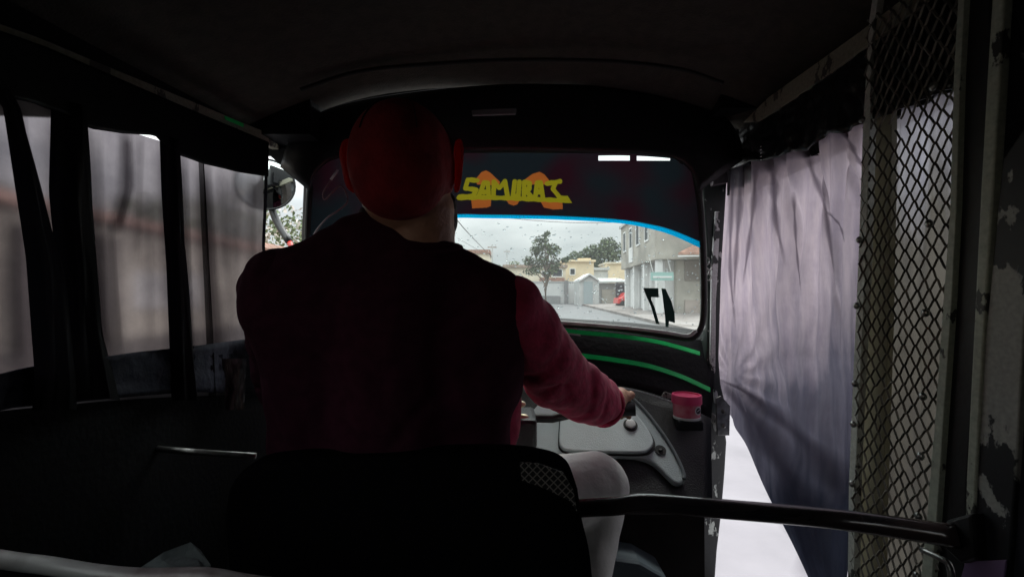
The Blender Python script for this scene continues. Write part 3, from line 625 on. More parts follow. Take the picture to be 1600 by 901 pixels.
colstrip(484, X0, 234, lambda x: yline(x) - 1); colstrip(X0, X1, 234, lambda x: Y0); colstrip(X0, X1, Y1, lambda x: yline(x) - 1)
colstrip(X1, 935, 234, lambda x: yline(x) - 1); colstrip(935, 1047, 251, lambda x: yline(x) - 1); colstrip(1047, 1098, 234, lambda x: yline(x) - 1)
colstrip(935, 1047, 234, lambda x: 243 + .0006 * (x - 960) ** 2)
colstrip(984, 995, 243, lambda x: 251.5)
bo = band.build('sun_band', M['band'], V)
yo = yel.build('lettering', M['yellow']); yo.parent = bo; oo = org.build('emblem', M['orange']); oo.parent = bo
blu = loft('pinstripe', [[(x, y - 1) for x, y in bl_], [(x, y + 5 + max(0, (x - 980) * .035)) for x, y in bl_]], lambda x, y: WS(x, y, -.0065), 60, M['blue']); blu.parent = bo
# header lip just above slit
mb = MB()
mb.tube([WS(x, y, -.01) for x, y in smooth([(900, 237), (940, 238), (1000, 239), (1048, 243), (1066, 256)], 20)], .0035, 8); mb.build('lip', M['rubber'], V, True)
# number sticker
def dg(pts): return [WS(940 + x / 5, 340 + y / 5, -.003) for x, y in pts]
mb = MB()
for P in ([(325, 548), (443, 550), (446, 622), (388, 620), (388, 640), (415, 700), (452, 832), (425, 826), (400, 740), (385, 690), (340, 590)], [(468, 552), (500, 555), (520, 600), (545, 650), (570, 740), (574, 822), (527, 808), (522, 856), (500, 850), (497, 780), (487, 700), (478, 620)]):
    mb.prism(dg(P), (0, .001, 0))
mb.build('number_sticker', M['digit'], V)
# front panel and dash
FP0, FPn = (0, 1.385, 1.09), Vector((0, -.147, .08)).normalized()
FPP = lambda x, y: PP(x, y, (0, 1.385, 1.075), (0, -.873, .488))
arc = smooth([(480, 606), (700, 596), (850, 596), (950, 603), (1000, 611), (1050, 627), (1110, 655)], 40)
fpn = between([(470, 490), (800, 494), (980, 505), (1118, 520)], arc, 8)
fp = loft('front_panel', fpn, FPP, 50, M['black'], V, thick=.015, off=0)
DPn = Vector((0, -.648, .762)); D0 = FPP(900, 600)
DP = lambda x, y, h=0: PP(x, y, D0 + DPn * h, DPn)
ds = loft('dash_panel', between(arc, [(470, 800), (1112, 800)], 10), DP, 40, M['dashblack'], V, thick=.012, off=0)
mb = MB(); mb.tube([DP(x, y, .004) for x, y in smooth([(700, 598), (850, 597), (950, 604), (1000, 612), (1050, 628)], 30)], .003, 6); mb.build('piping', M['dash'], V, True)
b0 = DP(790, 798)
mb = MB(); mb.box((-.62, b0.y - .01, .36), (PY(1098, 850, b0.y).x, b0.y + .02, b0.z - .002)); mb.build('bulkhead', M['floor'], V)
for pts, wd in ((smooth([(860, 517), (905, 523), (960, 528), (1020, 537), (1060, 547), (1090, 556)], 30), .0065), (smooth([(860, 553), (915, 560), (960, 566), (1010, 575), (1060, 591), (1106, 612)], 30), .007)):
    vs = []
    for i, (x, y) in enumerate(pts):
        w_ = 3.0 if wd < .0068 else 3.4
        vs += [FPP(x, y - w_), FPP(x, y + w_)]
    vs = [v + Vector((0, -.015, .009)) for v in vs]; fs = [(2 * i, 2 * i + 1, 2 * i + 3, 2 * i + 2) for i in range(len(pts) - 1)]
    o = new_obj('green_stripe', vs, fs, M['green']); setp(o, V); s_ = o.modifiers.new('s', 'SOLIDIFY'); s_.thickness = .004; s_.offset = 0
mb = MB(); mb.prism([FPP(872, 508) + Vector((0, -.02, 0)), FPP(900, 512) + Vector((0, -.02, 0)), FPP(906, 524) + Vector((0, -.02, 0)), FPP(880, 520) + Vector((0, -.02, 0))], (0, .004, 0)); mb.build('tape', mat('grey_tape', (.4, .4, .4), .6), V)
# grey dash moulding and glovebox lid
def plate(name, pts, h, th, m, bev, parent=V):
    mb = MB(); P = [DP(x, y, h) for x, y in pts]; mb.prism(P, -DPn * th); return mb.build(name, m, parent, bevel=bev, seg=3)
outl = smooth([(795, 706), (880, 712), (965, 712), (1000, 715), (1022, 724), (1040, 741), (1053, 753), (1064, 755), (1071, 748), (1062, 722), (1044, 692), (1022, 660), (998, 632), (968, 606)], 60) + smooth([(930, 600), (870, 606), (832, 640), (815, 660), (800, 685)], 20)
plate('dash_moulding', outl, .020, .018, M['dash'], .006)
lid_u = smooth([(876, 650), (874, 685), (877, 697), (890, 703), (940, 705), (1000, 706), (1016, 700), (1021, 688), (1012, 668), (990, 640), (968, 616)], 50) + [(940, 606), (890, 608), (878, 625)]
plate('lid_recess', [(x + (3 if x > 900 else -2), y + 5) for x, y in lid_u], .0225, .004, M['rubber'], .001)
lid = plate('glovebox_lid', lid_u, .034, .0113, M['lid'], .004)
mb = MB(); c = DP(985, 663, .034); mb.tube([c, c + DPn * .008], .0125, 20); k_ = mb.build('lock_knob', M['white'], None, True, bevel=.002); k_.parent = lid; k_.matrix_parent_inverse = Matrix.Translation(-V.location) if False else Matrix.Identity(4)
k_.matrix_parent_inverse = lid.matrix_parent_inverse.inverted() if False else Matrix.Identity(4)
mb = MB(); c = DP(985, 664, .034); mb.tube([c, c + DPn * .002], .018, 20); k2 = mb.build('lock_ring', M['rubber']); k2.parent = lid
mb = MB(); c = DP(1032, 703, .0205); mb.tube([c - DPn * .01, c + DPn * .002], .0135, 20); mb.build('bolt_recess', M['rubber'], V)
mb = MB(); mb.ball(c + DPn * .002, (.006, .006, .003)); mb.build('bolt', M['dashblack'], V, True)
mb = MB(); mb.tube([DP(x, y, .021) for x, y in smooth([(975, 610), (1003, 636), (1028, 667), (1050, 700), (1067, 735), (1069, 748)], 30)], .0045, 8); mb.build('moulding_ridge', mat('ridge_plastic', (.2, .225, .235), .3), V, True)
# right pillar
def quadbar(name, pts, proj, vec, m, bevel=.004, parent=V):
    mb = MB(); mb.prism([proj(x, y) for x, y in pts], vec); return mb.build(name, m, parent, bevel=bevel)
quadbar('front_pillar', [(1088, 186), (1150, 205), (1138, 262), (1128, 420), (1124, 560), (1127, 600), (1140, 655), (1104, 655), (1103, 560), (1106, 480), (1104, 380), (1098, 300)], lambda x, y: PY(x, y, 1.335), (0, .06, 0), M['pillar_chip'], .006)
quadbar('pillar_edge', [(1118, 330), (1126, 330), (1122, 420), (1119, 470), (1118, 590), (1124, 630), (1117, 630), (1110, 560), (1112, 420)], lambda x, y: PY(x, y, 1.325), (0, .009, 0), chipped('bare_metal_edge', (.05, .055, .055), (.80, .81, .81), .44, 26), .002)
quadbar('lower_pillar', [(1096, 640), (1132, 660), (1136, 690), (1133, 740), (1128, 800), (1121, 860), (1112, 990), (1080, 990), (1090, 860), (1094, 760)], lambda x, y: PY(x, y, 1.31), (0, .07, 0), M['edge_chip'], .005)
quadbar('ledge', [(1040, 612), (1100, 632), (1140, 668), (1138, 676), (1090, 646), (1030, 622)], lambda x, y: PY(x, y, 1.285), (0, .03, 0), chipped('scraped_ledge', (.05, .05, .045), (.5, .48, .45), .52, 30), .003)
br = quadbar('bracket', [(1119, 622), (1127, 618), (1141, 634), (1140, 680), (1121, 680)], lambda x, y: PY(x, y, 1.26), (0, .006, 0), M['steel'], .001)
for py in (643, 665):
    mb = MB(); mb.ball(PY(1131, py, 1.258), (.006, .006, .006), 10, 6); q = mb.build('bolt', M['steel'], None, True); q.parent = br
# chain hanging bits on the pillar
mb = MB()
for i, (px, py) in enumerate([(1104, 408), (1107, 416), (1103, 424), (1106, 432)]):
    c = PY(px, py, 1.318)
    mb.tube([c + Vector((.009 * math.cos(a), (.004 * math.sin(a) if i % 2 else 0), .011 * math.sin(a))) for a in [k * math.pi / 6 for k in range(13)]], .002, 6)
mb.build('latch', M['steel'], V, True)
mb = MB(); mb.tube(smooth([tuple(PY(1122, 200, 1.30)), tuple(PY(1128, 203, 1.295)), tuple(PY(1131, 194, 1.29))], 8), .0022, 6); mb.build('hook', M['steel'], V, True)
quadbar('pillar_joint', [(1112, 225), (1140, 190), (1148, 200), (1136, 250), (1138, 285), (1114, 290)], lambda x, y: PY(x, y, 1.31), (0, .02, 0), chipped('mauve_grey_joint', (.13, .11, .12), (.25, .22, .23), .55, 20), .003)
# left pillar
quadbar('front_pillar', [(452, 215), (500, 215), (505, 330), (505, 520), (500, 640), (462, 640), (468, 420), (473, 290), (468, 262)], lambda x, y: PY(x, y, 1.30), (0, .06, 0), mat('dark_brown_pillar', (.03, .022, .02), .5, var=.4, vscale=20), .006)
# side rails
quadbar('roof_rail', [(-260, -55), (60, 58), (160, 100), (300, 158), (400, 200), (490, 232), (500, 252), (468, 246), (380, 212), (280, 172), (150, 112), (40, 68), (-260, -35)], lambda x, y: PX(x, y, LX), (-.02, 0, 0), M['rail'], .002)
quadbar('roof_rail', [(1160, 192), (1200, 152), (1280, 95), (1345, 48), (1460, -40), (1700, -230), (1700, -190), (1480, -20), (1375, 58), (1300, 112), (1225, 165), (1185, 190)], lambda x, y: PX(x, y, RX), (.02, 0, 0), M['rail'], .002)
mb = MB(); mb.prism([PX(350, 181, LX + .003), PX(380, 193, LX + .003), PX(380, 199, LX + .003), PX(352, 187, LX + .003)], (.001, 0, 0)); mb.build('green_mark', M['green'], V)
# outer side closures above the curtains
mb = MB(); mb.prism([(-.70, -.62, 1.36), (-.70, .6, 1.44), (-.70, .95, 1.56), (-.70, 1.32, 1.62), (-.70, 1.32, 1.72), (-.70, -.62, 1.70)], (.045, 0, 0)); mb.build('side_beam', M['black'], V)
mb = MB(); mb.box((.645, -.62, 1.50), (.69, 1.36, 1.78)); mb.build('side_beam', M['black'], V)
# lower left side, rear, floor, bench
mb = MB(); mb.box((-.70, -.62, .34), (-.645, 1.34, 1.075)); mb.build('side_panel', M['black'], V)
mb = MB(); mb.box((-.70, -.68, .34), (.70, -.62, 1.85)); mb.build('rear_wall', M['black'], V)
mb = MB(); mb.box((-.70, -.62, .30), (.62, 1.42, .34)); mb.build('floor', M['floor'], V)
mb = MB(); mb.box((-.62, -.60, .36), (.60, -.10, .74)); mb.build('rear_seat', M['dashblack'], V, bevel=.04)
mb = MB(); mb.box((-.62, -.60, .76), (.60, -.45, 1.25)); mb.build('rear_backrest', M['dashblack'], V, bevel=.04)
# exterior front skin (seen from other positions)
mb = MB(); mb.prism([(-.62, 1.46, .3), (.60, 1.46, .3), (.60, 1.43, 1.05), (-.62, 1.43, 1.05)], (0, .02, 0)); mb.build('nose_panel', M['black'], V)
for (x, y) in ((0, 1.75), (-.6, -.45), (.6, -.45)):
    mb = MB(); mb.tube([(x - .05, y, .22), (x + .05, y, .22)], .22, 24); mb.build('wheel', M['rubber'], V)

# right side rear: mesh guard
SX = lambda x, y, X=RX: PX(x, y, X)
fr = quadbar('guard_frame', [(1358, 30), (1372, -60), (1380, -60), (1362, 60), (1353, 400), (1342, 620), (1336, 760), (1332, 1100), (1322, 1100), (1326, 760), (1334, 560), (1341, 400), (1348, 200)], lambda x, y: SX(x, y, .596), (.012, 0, 0), chipped('pale_frame_paint', (.80, .82, .74), (.10, .10, .09), .60, 26, .45), .001)
quadbar('guard_frame', [(1502, -100), (1512, -100), (1500, 120), (1494, 330), (1486, 480), (1475, 640), (1462, 830), (1440, 1100), (1418, 1100), (1446, 830), (1462, 640), (1473, 480), (1484, 330), (1490, 120)], lambda x, y: SX(x, y, .590), (.014, 0, 0), M['olive'], .001)
def guard_proj(px, py): return SX(px, py, .598 )
# expanded metal: diamond strands across the panel, in side-plane coordinates
ya, yb_ = .612, .770; za, zb = .50, 1.66; cw, ch = .0205, .0290
mb = MB(); nyc = int((yb_ - ya) / cw) + 1; nzc = int((zb - za) / ch) + 1
def node(i, j):  # half-step lattice
    y = ya + i * cw / 2; z = za + j * ch / 2; sh = (1.2 - z) * .055 + .008
    jx = noise.noise(Vector((y * 9, z * 9, 0))) * .004 + noise.noise(Vector((y * 40, z * 40, 5))) * .002
    jy = noise.noise(Vector((y * 15, z * 15, 3))) * .004
    return Vector((.597 + jx, y + sh + jy, z + noise.noise(Vector((y * 12, z * 12, 9))) * .006))
for i in range(2 * nyc):
    for j in range(2 * nzc):
        if (i + j) % 2 == 0:
            for dj in (1, -1):
                if j + dj < 0: continue
                if random.random() < .012: continue
                # torn hole near the top
                if 8 <= i <= 11 and 1.455 < za + j * ch / 2 < 1.475: continue
                a, b = node(i, j), node(i + 1, j + dj); d = (b - a); c1 = a + d * .22 + Vector((0, 0, -dj * .0015)) ; c2 = a + d * .78 + Vector((0, 0, dj * .0015))
                mb.tube([a - d * .04, c1, c2, b + d * .04], .0019, 4, cap=False)
mb.build('guard_mesh', mat('rusty_black_mesh', (.07, .066, .058), .45, metal=.3, var_col=(.20, .18, .15), vscale=30), V)
for k, z in enumerate((1.48, 1.31, 1.17, 1.06, .97, .88, .80)):
    for yy, x_ in ((.774, .590), (.640, .586)):
        y2 = yy + (1.2 - z) * .055; mb = MB(); mb.ball((x_, y2 + .004, z + .02 * math.sin(k * 3 + yy * 50)), (.004, .006, .006), 8, 6); mb.build('weld_spot', M['steel'], V, True)
# post, second strip, peeling panel
quadbar('door_post', [(1510, -100), (1545, -100), (1548, 200), (1528, 500), (1510, 760), (1500, 1100), (1440, 1100), (1463, 830), (1474, 640), (1486, 480), (1494, 330), (1500, 120)], lambda x, y: SX(x, y, .598), (.05, 0, 0), M['postblack'], .002)
quadbar('post_strip', [(1556, -100), (1574, -100), (1562, 120), (1551, 300), (1536, 540), (1524, 760), (1514, 1100), (1500, 1100), (1509, 760), (1520, 540), (1532, 300), (1542, 120)], lambda x, y: SX(x, y, .585), (.012, 0, 0), M['olive'], .002)
mb = MB(); mb.box((.602, -.62, .34), (.66, .575, 1.72)); mb.build('side_panel', M['black'], V)
o = quadbar('peeling_panel', [(1566, 250), (1600, 200), (1640, 200), (1600, 500), (1590, 700), (1575, 905), (1515, 905), (1520, 700), (1545, 470)], lambda x, y: SX(x, y, .588), (.010, 0, 0), M['panel_chip'], .002)
quadbar('side_panel', [(1600, 150), (1900, 100), (1900, 1100), (1560, 1100), (1585, 860), (1592, 640)], lambda x, y: SX(x, y, .594), (.006, 0, 0), mat('navy_panel', (.03, .032, .045), .5, var=.4, vscale=20, bump=.2), .002)
quadbar('panel_tape', [(1508, 876), (1572, 874), (1568, 905), (1500, 905)], lambda x, y: SX(x, y, .583), (.003, 0, 0), mat('purple_tape', (.20, .13, .25), .5), .001)
quadbar('inner_post', [(1352, 60), (1394, 40), (1392, 300), (1388, 500), (1380, 760), (1374, 1100), (1334, 1100), (1342, 760), (1350, 400)], lambda x, y: SX(x, y, .625), (.01, 0, 0), decal('olive_cloth_strip', (.38, .36, .28), .9, .6), .001)

# partition bar, right
barp = [PX(1500, 838, .575), PY(1300, 810, .69), PY(1100, 792, .73), PY(1010, 785, .75), PY(960, 790, .755), PY(910, 793, .76), PY(860, 800, .765), PY(700, 830, .77)]
pts = smooth([tuple(p) for p in barp], 70)
mb = MB(); mb.tube(pts, .0145, 20); mb.build('partition_bar', M['bar'], V, True)
quadbar('bar_clamp', [(1476, 812), (1518, 800), (1522, 872), (1500, 880), (1470, 852)], lambda x, y: SX(x, y, .572), (.02, 0, 0), M['postblack'], .004)
# guard kink below the bar
mb = MB(); mb.tube(smooth([tuple(SX(1440, 858, .57)), tuple(SX(1470, 872, .57)), tuple(SX(1484, 885, .57)), tuple(SX(1490, 930, .57))], 12), .004, 8); mb.build('hose', M['steel'], V, True)
# left bare bar
pts = smooth([tuple(p) for p in (PX(-120, 850, -.62), PX(0, 873, -.56), PY(75, 883, .50), PY(150, 895, .50), PY(225, 901, .50), PY(320, 900, .50), PY(420, 915, .50), PY(650, 935, .50))], 50)
mb = MB(); mb.tube(pts, .0088, 18); mb.build('grab_bar', M['chromebar'], V, True)
mb = MB(); mb.tube(smooth([tuple(PY(190, 680, .82)), tuple(PY(210, 688, .82)), tuple(PY(235, 699, .83)), tuple(PY(310, 706, .85)), tuple(PY(400, 712, .88))], 24), [.006] * 24 + [.006], 8) if False else mb.tube(smooth([tuple(PY(190, 680, .82)), tuple(PY(210, 688, .82)), tuple(PY(235, 699, .83)), tuple(PY(310, 706, .85)), tuple(PY(400, 712, .88))], 24), .006, 8)
mb.build('brake_lever', M['steel'], V, True)

# round side mirror
mc = PY(418, 288, 1.50); mb = MB()
n_ = Vector((.42, -1, -.02)).normalized(); u_ = n_.cross(Vector((0, 0, 1))).normalized(); v_ = u_.cross(n_).normalized()
vs = [mc + n_ * .012]; fs = []; RR = 10; SS = 40
for r in range(1, RR + 1):
    rr = .080 * r / RR
    for k in range(SS): a = 2 * math.pi * k / SS; vs.append(mc + n_ * (.012 * (1 - (r / RR) ** 2)) + (u_ * math.cos(a) + v_ * math.sin(a)) * rr)
fs += [(0, 1 + k, 1 + (k + 1) % SS) for k in range(SS)]
for r in range(RR - 1): fs += [(1 + r * SS + k, 1 + (r + 1) * SS + k, 1 + (r + 1) * SS + (k + 1) % SS, 1 + r * SS + (k + 1) % SS) for k in range(SS)]
shell = MB()
shell.tube([mc - n_ * .03, mc - n_ * .02, mc - n_ * .002], [.03, .07, .084], 36); so_ = shell.build('side_mirror', M['mirrorback'], V, True)
rim = MB(); rim.tube([mc + (u_ * math.cos(a) + v_ * math.sin(a)) * .082 for a in [k * math.pi / 20 for k in range(41)]], .0035, 8); q = rim.build('rim', M['rubber'], None, True); q.parent = so_
mg = new_obj('mirror_glass', vs, fs, M['mirror'], None, True); mg.parent = so_
mb = MB(); mb.tube(smooth([tuple(mc - n_ * .02 - v_ * .04), tuple(PY(432, 345, 1.52)), tuple(PY(452, 378, 1.50))], 10), [.012] * 11, 8); q = mb.build('mirror_arm', M['mirrorback'], None, True); q.parent = so_
mb = MB(); mb.tube(smooth([tuple(PY(452, 378, 1.50)), tuple(PY(462, 400, 1.46)), tuple(PY(470, 430, 1.38))], 10), .009, 8); q = mb.build('arm_tip', M['redplastic'], None, True); q.parent = so_

# handlebar
hb0, hb1 = Vector((-.42, 1.10, .935)), Vector((.300, 1.115, .925))
mb = MB(); mb.tube([hb0, Vector((-.2, 1.12, .93)), Vector((-.1, 1.14, .90)), Vector((.10, 1.14, .895)), Vector((.19, 1.13, .918)), hb1], .0115, 12); hbo = mb.build('handlebar', M['rubber'], V, True)
mb = MB(); mb.tube([Vector((.0, 1.14, .90)), Vector((.0, 1.19, .45))], .028, 14); mb.build('steering_column', M['black'], V, True)
mb = MB(); mb.tube([Vector((.205, 1.128, .92)), hb1], .017, 14); q = mb.build('grip', M['rubber'], None, True); q.parent = hbo
for (px, py, r, mm) in ((812, 631, .014, 'brass'), (817, 652, .014, 'brass'), (804, 668, .020, 'brass'), (806, 645, .012, 'steel'), (798, 662, .013, 'steel')):
    c = PY(px, py, 1.02); mb = MB(); mb.ball(c, (r, r * .7, r * .6), 14, 9); q = mb.build('switch', M[mm], None, True); q.parent = hbo
for px in (806, 813, 820): 
    mb = MB(); mb.tube([PY(px, 690, 1.02), PY(px - 3, 712, 1.02)], .006, 10); q = mb.build('cable_end', M['steel'], None, True); q.parent = hbo
mb = MB(); mb.box((-.03, 1.0, .86), (.055, 1.12, .93)); q = mb.build('instrument_housing', M['dashblack'], None, bevel=.01); q.parent = hbo
c = Vector((.015, 1.03, .80)); mb = MB(); mb.box((-.05, 1.03, .60), (.045, 1.10, .86)); q = mb.build('bracket', M['dashblack'], None, bevel=.008); q.parent = hbo

# driver seat
mb = MB(); sp = smooth([(360, 1000), (345, 820), (365, 745), (430, 722), (600, 716), (760, 712), (840, 718), (885, 733), (903, 765), (912, 820), (925, 880), (935, 1000)], 60)
mb.prism([PY(x, y, .665) for x, y in sp], (0, .07, 0)); dsb = mb.build('driver_backrest', mat('black_seat_cloth', (.006, .006, .007), 1, spec=.0, bump=.3, bscale=200), V, bevel=.018, seg=4)
for p in dsb.data.polygons: p.use_smooth = True
mb = MB(); mb.prism([PY(x, y, .664) for x, y in ((812, 722), (842, 724), (880, 738), (896, 766), (902, 800), (890, 782), (850, 762), (815, 750))], (0, .003, 0)); mb.build('seat_netting_lit', M['net'], V)  # separate brighter netting: light on this corner put into its colour
mb = MB(); mb.prism([PY(x, y, .70) for x, y in smooth([(800, 713), (842, 716), (884, 731), (903, 765)], 20) + [(899, 766), (880, 735), (842, 720), (800, 717)]], (0, .02, 0)); mb.build('seat_netting_lit', M['net'], V)
mb = MB(); mb.box((-.42, .72, .56), (.12, 1.02, .68)); mb.build('driver_cushion', M['rubber'], V, bevel=.03)
mb = MB(); mb.box((-.38, .74, .34), (.08, .98, .555)); mb.build('seat_box', M['black'], V)
mb = MB(); mb.prism([PY(938, 872, .95), PY(1000, 880, .95), PY(1045, 905, .95), PY(1045, 960, .95), PY(930, 960, .95)], (0, .12, 0)); mb.build('footwell_cover', mat('bluegrey_cover', (.10, .13, .15), .6), V, bevel=.01)
mb = MB(); mb.tube([PY(978, 800, 1.05), PY(955, 848, 1.04), PY(940, 870, 1.02)], .006, 8); mb.tube([PY(940, 868, 1.0), PY(962, 842, 1.0)], .005, 8); mb.build('pedal_rod', M['steel'], V, True)

# rag corner at the lower left
mb = MB()
rg = [(PY(200, 905, .50)), (PY(250, 872, .52)), (PY(292, 856, .54)), (PY(308, 868, .54)), (PY(324, 892, .53)), (PY(320, 915, .50))]
mb.prism(rg, (0, .006, .004)); tag(mb.build('rag', mat('grey_rag', (.16, .19, .19), .95, var=.3, vscale=40, bump=.6, bscale=60)), 'crumpled grey rag lying against the bare grab bar at lower left', 'rag')

# ------------------------------------------------------------------ curtains
def fold_right(p, u, v):
    # u: 0 left .. 1 right ; gathers fan from the pinned corner
    a = 0
    w = max(0, 1 - v * 1.4)
    a += .010 * w * math.sin(u * 34 + 2 * math.sin(u * 5)) + .007 * w * math.sin(u * 61 + v * 4)
    a += .010 * math.sin(u * 13 - v * 5 + 1) * (1 - .5 * v)
    a += .010 * noise.noise(Vector((u * 5, v * 3, 1))) + .004 * noise.noise(Vector((u * 18, v * 6, 2)))
    px = 800 + FPX * p.x / p.y; py = 462 - FPX * (p.z - 1.2) / p.y
    for (ax, ay, bx, by, wd, dp) in ((1156, 250, 1150, 420, 2.2, .018), (1180, 250, 1168, 460, 3, .024), (1207, 240, 1222, 400, 3, .024), (1238, 300, 1250, 480, 4, .012), (1262, 225, 1300, 420, 3, .022), (1318, 200, 1352, 330, 3, .024), (1290, 330, 1312, 520, 3, .012)):
        t_ = (py - ay) / (by - ay); xx = ax + (bx - ax) * t_ + 3 * math.sin(t_ * 5 + ax); a += dp * math.exp(-((px - xx) / wd) ** 2) * max(0, 1 - max(0, t_) ** 2) 
    # pinned corner pulls cloth: radial ridges
    d = math.hypot((p.y - 1.30) * 1.0, (p.z - .97)); ang = math.atan2(p.z - .97, 1.30 - p.y)
    a += .004 * math.exp(-d * 2.2) * min(1, d * 12) * math.sin(ang * 15) - .016 * math.exp(-((ang + .62) / .16) ** 2) * min(1, d * 8)
    return p + Vector((a, 0, 0))
lc = [(1134, 215), (1124, 262), (1120, 400), (1118, 500), (1121, 560), (1123, 592), (1140, 640), (1178, 715), (1222, 815), (1262, 905), (1300, 990)]
rc = [(1364, 90), (1358, 300), (1350, 500), (1345, 700), (1340, 850), (1335, 990)]
NV, NU = 150, 260
rows = [[interp(lc, j / NV), interp(rc, j / NV)] for j in range(NV + 1)]
# three-point rows keep the slant of the sheet
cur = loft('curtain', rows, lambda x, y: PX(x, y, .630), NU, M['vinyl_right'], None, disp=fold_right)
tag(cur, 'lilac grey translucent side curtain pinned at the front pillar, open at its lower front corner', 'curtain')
s_ = cur.modifiers.new('s', 'SOLIDIFY'); s_.thickness = .001
cur.modifiers.remove(s_)
# soft-edged strips: crease shade on the right, sheer fabric on the left
def soft_strip_shader(name, tcol, dcol, k=.9):
    def bld(t):
        at_ = t.nodes.new('ShaderNodeAttribute'); at_.attribute_name = 'strip_density'
        m_ = t.nodes.new('ShaderNodeMath'); m_.operation = 'MULTIPLY'; m_.inputs[1].default_value = k; t.links.new(at_.outputs['Fac'], m_.inputs[0])
        tp = nd(t, 'ShaderNodeBsdfTransparent', Color=(1, 1, 1, 1)); t2 = nd(t, 'ShaderNodeBsdfTransparent', Color=(*tcol, 1)); df = nd(t, 'ShaderNodeBsdfDiffuse', Color=(*dcol, 1))
        return mixs(t, m_.outputs[0], tp.outputs[0], mixs(t, .5, t2.outputs[0], df.outputs[0]))
    return shader(name, bld)
def set_density(o, K, n):
    at_ = o.data.attributes.new('strip_density', 'FLOAT', 'POINT')
    for i in range(len(o.data.vertices)):
        u = (i % K) / (K - 1); v = (i // K) / (n - 1); at_.data[i].value = math.sin(math.pi * u) ** 1.3 * min(1, 6 * (1 - v), .3 + 6 * v)
PLM = soft_strip_shader('crease_shade', (.50, .47, .53), (.07, .065, .08), .85)  # dark soft strips laid over the curtain for the shade of its creases
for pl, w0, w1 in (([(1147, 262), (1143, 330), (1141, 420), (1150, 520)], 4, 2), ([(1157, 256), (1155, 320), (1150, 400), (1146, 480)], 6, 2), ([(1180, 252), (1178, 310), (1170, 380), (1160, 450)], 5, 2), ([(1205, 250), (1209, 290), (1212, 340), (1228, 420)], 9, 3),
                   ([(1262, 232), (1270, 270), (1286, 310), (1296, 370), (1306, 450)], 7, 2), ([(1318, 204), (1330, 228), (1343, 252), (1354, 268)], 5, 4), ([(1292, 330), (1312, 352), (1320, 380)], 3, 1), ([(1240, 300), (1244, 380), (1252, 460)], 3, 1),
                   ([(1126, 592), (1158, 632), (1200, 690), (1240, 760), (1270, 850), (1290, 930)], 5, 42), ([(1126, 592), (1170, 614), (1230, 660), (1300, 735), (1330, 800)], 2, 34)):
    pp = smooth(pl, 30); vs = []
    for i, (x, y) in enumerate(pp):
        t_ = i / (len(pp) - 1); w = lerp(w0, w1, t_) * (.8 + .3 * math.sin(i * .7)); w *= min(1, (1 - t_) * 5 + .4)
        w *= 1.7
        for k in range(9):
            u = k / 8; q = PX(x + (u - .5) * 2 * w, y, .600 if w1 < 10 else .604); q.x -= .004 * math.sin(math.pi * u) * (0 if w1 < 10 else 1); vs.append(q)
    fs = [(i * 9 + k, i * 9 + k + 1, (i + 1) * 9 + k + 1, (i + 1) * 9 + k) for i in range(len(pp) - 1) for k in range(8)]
    q = new_obj('crease_shade_strip', vs, fs, PLM, None, True); q.parent = cur; set_density(q, 9, len(pp))
# curtain behind the guard
def fold_rear(p, u, v): return p + Vector((.006 * math.sin(u * 22 + v * 2) + .008 * noise.noise(Vector((u * 4, v * 5, 3))), 0, 0))
rc2 = loft('curtain', between([(1385, 90), (1560, -40)], [(1362, 1100), (1520, 1300)], 60), lambda x, y: PX(x, y, .645), 50, M['vinyl_rear'], None, disp=fold_rear)
tag(rc2, 'grey brown curtain hanging behind the diamond mesh guard', 'curtain')
# black valance, right
def wr(amp, fr): 
    def f(p, u, v): return p + Vector((-amp * abs(math.sin(u * fr + 3 * noise.noise(Vector((u * 6, v * 2, 0))))) * (.3 + .7 * v) + amp * .6 * noise.noise(Vector((u * 30, v * 9, 4))), 0, 0))
    return f
vt = [(1130, 215), (1165, 186), (1345, 52), (1500, -70), (1600, -150)]
vb = [(1132, 268), (1150, 262), (1180, 250), (1205, 252), (1245, 233), (1262, 236), (1300, 206), (1318, 210), (1350, 192), (1395, 178), (1440, 158), (1490, 139), (1560, 110), (1640, 80)]
va = loft('valance', between(vt, vb, 24), lambda x, y: PX(x, y, .606), 160, M['fabric_gloss'], None, thick=.002, disp=wr(.007, 60)); tag(va, 'black wrinkled vinyl valance gathered above the lilac curtain', 'valance')
mb = MB()
for k in range(5): mb.ball(PX(1189, 229 + k * 5.2, .594), (.002, .003, .0012), 8, 4)
q = mb.build('stitches', M['white']); q.parent = va

# left curtain: cloudy vinyl with black gathered folds
lf = empty('curtain', 'smoky see-through side curtain with black gathered folds on the left', 'curtain', (LX, .8, 1.2))
def fold_left(p, u, v): return p + Vector((.006 * math.sin(u * 30) + .006 * noise.noise(Vector((u * 9, v * 5, 7))), 0, 0))
loft('vinyl_sheet', between([(-700, -150), (0, 130), (135, 180), (290, 235), (417, 262)], [(-700, 800), (0, 640), (250, 620), (410, 615)], 40), lambda x, y: PX(x, y, LX), 140, M['vinyl_left'], lf, disp=fold_left)
def strip(name, L_, R_, m, bulge=.02, X=LX + .012):
    n = 30; K = 9; vs = []
    for j in range(n + 1):
        a = interp(L_, j / n); b = interp(R_, j / n)
        for k in range(K + 1):
            u = k / K; p = PX(lerp(a[0], b[0], u), lerp(a[1], b[1], u), X); p.x += bulge * math.sin(math.pi * u) * (.8 + .3 * math.sin(u * 17 + j * .15)); vs.append(p)
    fs = [(j * (K + 1) + k, j * (K + 1) + k + 1, (j + 1) * (K + 1) + k + 1, (j + 1) * (K + 1) + k) for j in range(n) for k in range(K)]
    return setp(new_obj(name, vs, fs, m, None, True), lf) if m is not SH else soft_strip(name, vs, fs, m, K + 1, n + 1)
